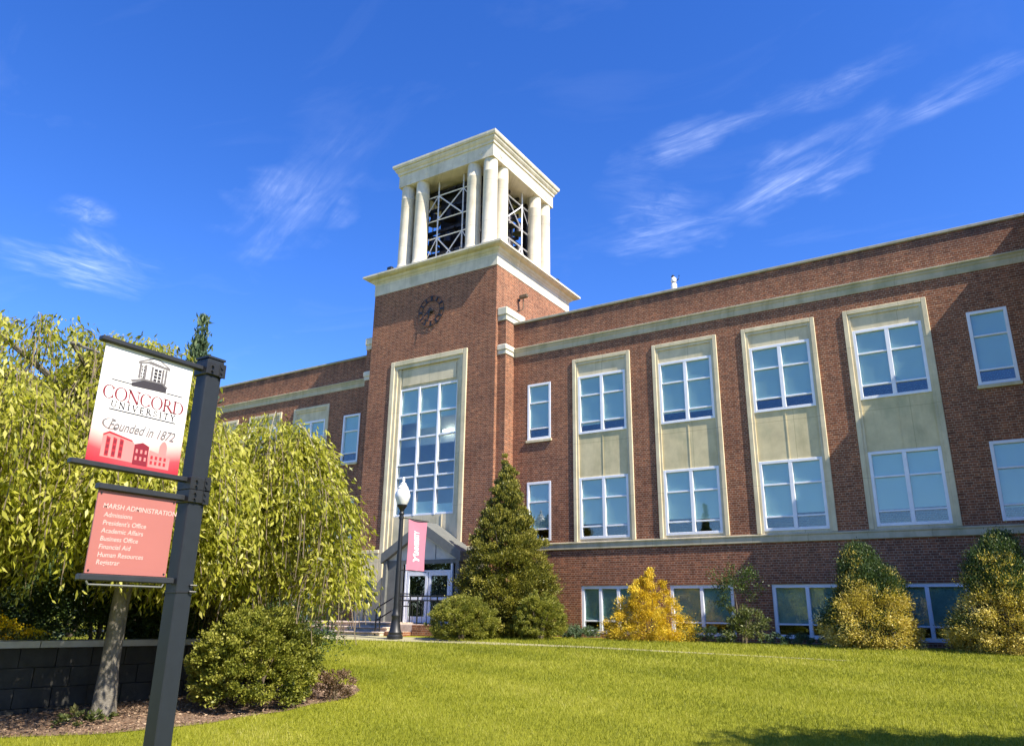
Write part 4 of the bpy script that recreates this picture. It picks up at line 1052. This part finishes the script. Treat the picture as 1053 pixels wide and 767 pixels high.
for (cx, cy, R, top, sh, ns, bot) in domes + lobes:
    tier = bot < 0
    if tier: sh = top - .40; bot = max(2.05, top - 1.3)
    for k in range(0 if tier else 7):
        a = k * .9 + cx; q = R * .7
        limbs.tube([(-10.0, 6.35, 2.3 + .12 * k), ((cx - 10) / 2 + q * .25 * math.cos(a), (cy + 6.35) / 2 + q * .25 * math.sin(a), (top + 2.6) / 2 + .3), (cx + q * .6 * math.cos(a), cy + q * .6 * math.sin(a), top - .35), (cx + q * math.cos(a), cy + q * math.sin(a), top - .6)], [.075, .05, .03, .012], 6)
    for s in range(ns):
        a = rng.random() * 2 * PI
        r0 = R * math.sqrt(rng.random()) * .97
        z0 = top - (top - sh) * (r0 / R) ** 2.2 + rng.normal(0, .09)
        # the strand first arches outwards, then hangs
        reach = rng.uniform(.15, .55) * (1.05 - .4 * r0 / R); L = rng.uniform(.7, 1.9)
        if r0 > R * .7: L = rng.uniform(.8, max(.9, z0 - bot + .15))
        if tier: L = rng.uniform(.4, 1.15)
        tone_s = rng.normal(.60 if tier else .48, .15)
        n = int(L / .031)
        tt = np.linspace(0, 1, n)
        wob = rng.normal(0, .16, 2)
        rad = r0 + reach * (1 - np.exp(-tt * 3.2))
        x = cx + rad * np.cos(a) + wob[0] * tt; y = cy + rad * np.sin(a) + wob[1] * tt
        z = z0 + .10 * np.sin(np.minimum(tt * 5, PI)) - L * tt ** 1.25
        P = np.stack([x, y, z], 1)
        if s % 3 == 0: TW.tube([tuple(p) for p in P[::6]], .006, 3)
        keep = z > bot - .3 + rng.normal(0, .15)
        P = P[keep]
        if len(P) < 2: continue
        dirs = np.tile([[math.cos(a) * .35, math.sin(a) * .35, -.75]], (len(P), 1)) + rng.normal(0, .33, (len(P), 3))
        LP.append(P + rng.normal(0, .04, P.shape)); LD.append(dirs); LT.append(np.clip(tone_s + rng.normal(0, .17, len(P)), 0, 1))
LP = np.concatenate(LP); LD = np.concatenate(LD); LT = np.concatenate(LT)
# light gaps in the crown, through which the sun reaches the flowers and the crest of the bush below
def corridor(z, cx, cy, rx, ry, p):
    q_ = LP - SUN_ * ((LP[:, 2:3] - z) / SUN_[2])
    return (((q_[:, 0] - cx) / rx) ** 2 + ((q_[:, 1] - cy) / ry) ** 2 < 1) & (rng.random(len(LP)) < p)
SUN_ = np.array(SUN)
k = ~(corridor(1.35, -11.95, 5.1, .62, .95, .85) | corridor(1.6, -8.9, 7.65, .62, .6, .75))
LP, LD, LT = LP[k], LD[k], LT[k]
sz = rng.uniform(.55, 1.3, len(LP))
leaf_mesh('foliage', leaves(LP, LD,   .100 * sz, .033 * sz, .18, .15), 'weep', wt, LT)
limbs.build('branches', 'bark', wt, True)
TW.build('twigs', 'twig', wt)
bt = MB()
for k in range(7):                                                  # bare bleached twigs over the right lobe
    a = rng.random() * 2 * PI; q = rng.uniform(.2, .9); x, y = -9.3 + q * math.cos(a), 7.9 + q * math.sin(a)
    ap = 4.25 + rng.random() * .15; bt.tube([(x * .6 - 9.3 * .4 + q_ * .75 * math.cos(a) * (q_ > 0), y * .6 + 7.9 * .4 + q_ * .75 * math.sin(a), 3.8 + (ap - 3.8) * math.sin(PI * min(1, .15 + .85 * q_ ** .8) * .95)) for q_ in np.linspace(0, 1, 9)], [.005] * 5 + [.005, .004, .003, .002], 4)
bt.build('bare_twigs', 'twig_pale', wt)

# --- conifer whose tip shows above the sign post
clump_shrub('young_conifer', 'young green conifer whose tip shows just left of the sign post top', 'conifer', (-12.25, 8.3, .4), .95, .9, 6.05, 'juniper', None, 330, 60, (.12, .04), 'cone', seed=60, spread=.22, up=.45)

# --- shade trees behind the camera: their shade falls on the lawn and they show in the panes
def shade_tree(label, x, y, zc, R, H, n=700, per=60, leaf=.16, seed=0):
    global rng
    rng = np.random.default_rng(300 + seed)
    t = thing('shade_tree', label, 'tree', (x, y, float(gz(y))), 'shade trees across the lawn')
    zg = float(gz(y))
    m_ = MB(); m_.tube([(x, y, zg - .1), (x + .05, y, zg + 1.2), (x, y + .1, zc - R * .5), (x, y, zc)], [.34, .27, .22, .1], 10)
    for k in range(8):
        a = k * .8 + seed; m_.tube([(x, y, zc - R * .55), (x + R * .4 * math.cos(a), y + R * .4 * math.sin(a), zc - R * .1), (x + R * .8 * math.cos(a), y + R * .8 * math.sin(a), zc + R * .3)], [.13, .08, .03], 6)
    m_.build('trunk', 'bark', t, True)
    Dv = norm(rng.normal(0, 1, (n, 3))); rr = rng.uniform(.45, 1.0, (n, 1)) * (1 + .14 * np.sin(Dv[:, :1] * 5 + seed) * np.cos(Dv[:, 1:2] * 6))
    C = Dv * rr * np.array([R, R, H]) + np.array([x, y, zc])
    P = np.repeat(C, per, 0) + rng.normal(0, .26, (n * per, 3))
    leaf_mesh('crown', leaves(P, np.repeat(Dv, per, 0), leaf, leaf * .55, .2, .8), 'oak', t)
    return t
shade_tree('broad green shade tree standing on the lawn to the right of the view', 6.8, 6.0, 6.4, 2.9, 2.4, 1000, 80, .19, 1)
shade_tree('green shade tree at the near right edge of the lawn', 9.5, 3.2, 7.5, 3.6, 3.2, 620, 60, .15, 2)
for i, (x, y, R) in enumerate(((-34, -30, 7.5), (-20, -32, 8), (-7, -31, 7), (6, -33, 7.5), (20, -30, 7.5), (33, -32, 8))):
    shade_tree(('tall round shade tree across the road behind the camera, %s' % ('farthest left', 'second from the left', 'third from the left', 'third from the right', 'second from the right', 'farthest right')[i]), x, y, 4.4 if i != 4 else 6.0, R, 4.3 if i != 4 else 6, 520, 40, .5, 10 + i)

# ------------------------------------------------------------------ lawn grass
rng = np.random.default_rng(3)
def in_poly(x, y, poly):
    c = np.zeros(len(x), bool); n = len(poly); j = n - 1
    for i in range(n):
        xi, yi = poly[i]; xj, yj = poly[j]
        c ^= ((yi > y) != (yj > y)) & (x < (xj - xi) * (y - yi) / (yj - yi + 1e-12) + xi); j = i
    return c
N = 1500000
y = rng.uniform(3.5, 21.8, N); x = rng.uniform(-22, 3.5, N)
keep = (x / y < .20) & (x / y > -2.3)
dep = -.51 * x + .805 * y
dens = np.clip((7.5 / np.maximum(dep, 3)) ** 1.7, 0, 1)
keep &= (rng.random(N) < dens) & ~in_poly(x, y, bed) & ~(in_poly(x, y, walk) & ((x < -14.5) | (rng.random(N) > .22 + .05 * (x + 14.5)))) & ~((x < -11) & (y < 10.5)) & (y < 20.9) & ~((x < -15.4) & (y > 19.3))
x, y, dep = x[keep], y[keep], dep[keep]
n = len(x)
hgt = rng.uniform(.022, .058, n) * np.clip(dep / 14, .9, 1.3); wd_ = np.clip(.005 * dep / 7, .005, .014)
an = rng.random(n) * 2 * PI; ln_ = rng.uniform(0, .9, n) * hgt; la = rng.random(n) * 2 * PI
B = np.stack([x, y, gz(y)], 1)
off = np.stack([np.cos(an) * wd_ / 2, np.sin(an) * wd_ / 2, np.zeros(n)], 1)
tip = B + np.stack([np.cos(la) * ln_, np.sin(la) * ln_, hgt], 1)
V = np.stack([B - off, B + off, tip], 1).reshape(-1, 3)
pat = .5 + .15 * np.sin(x * .9 + 1.3 * np.sin(y * .7)) * np.cos(y * .8 + x * .3) + .10 * np.sin(3.1 * x + 2 * np.sin(2.3 * y)) * np.sin(2.7 * y + np.cos(1.9 * x)) + .10 * np.tanh(3 * np.sin((x * .45 + y) * 2 * PI / 2.4))
g = npmesh('lawn_grass', V, np.arange(3 * n).reshape(n, 3), 'grass', None, np.clip(rng.normal(pat, .16), 0, .93) + (rng.random(n) < .03) * .07)
struct(g, 'stuff'); g['label'] = 'sunlit mown green grass of the front lawn'; g['category'] = 'grass'
print('grass blades', n, 'weep leaves', len(LP))
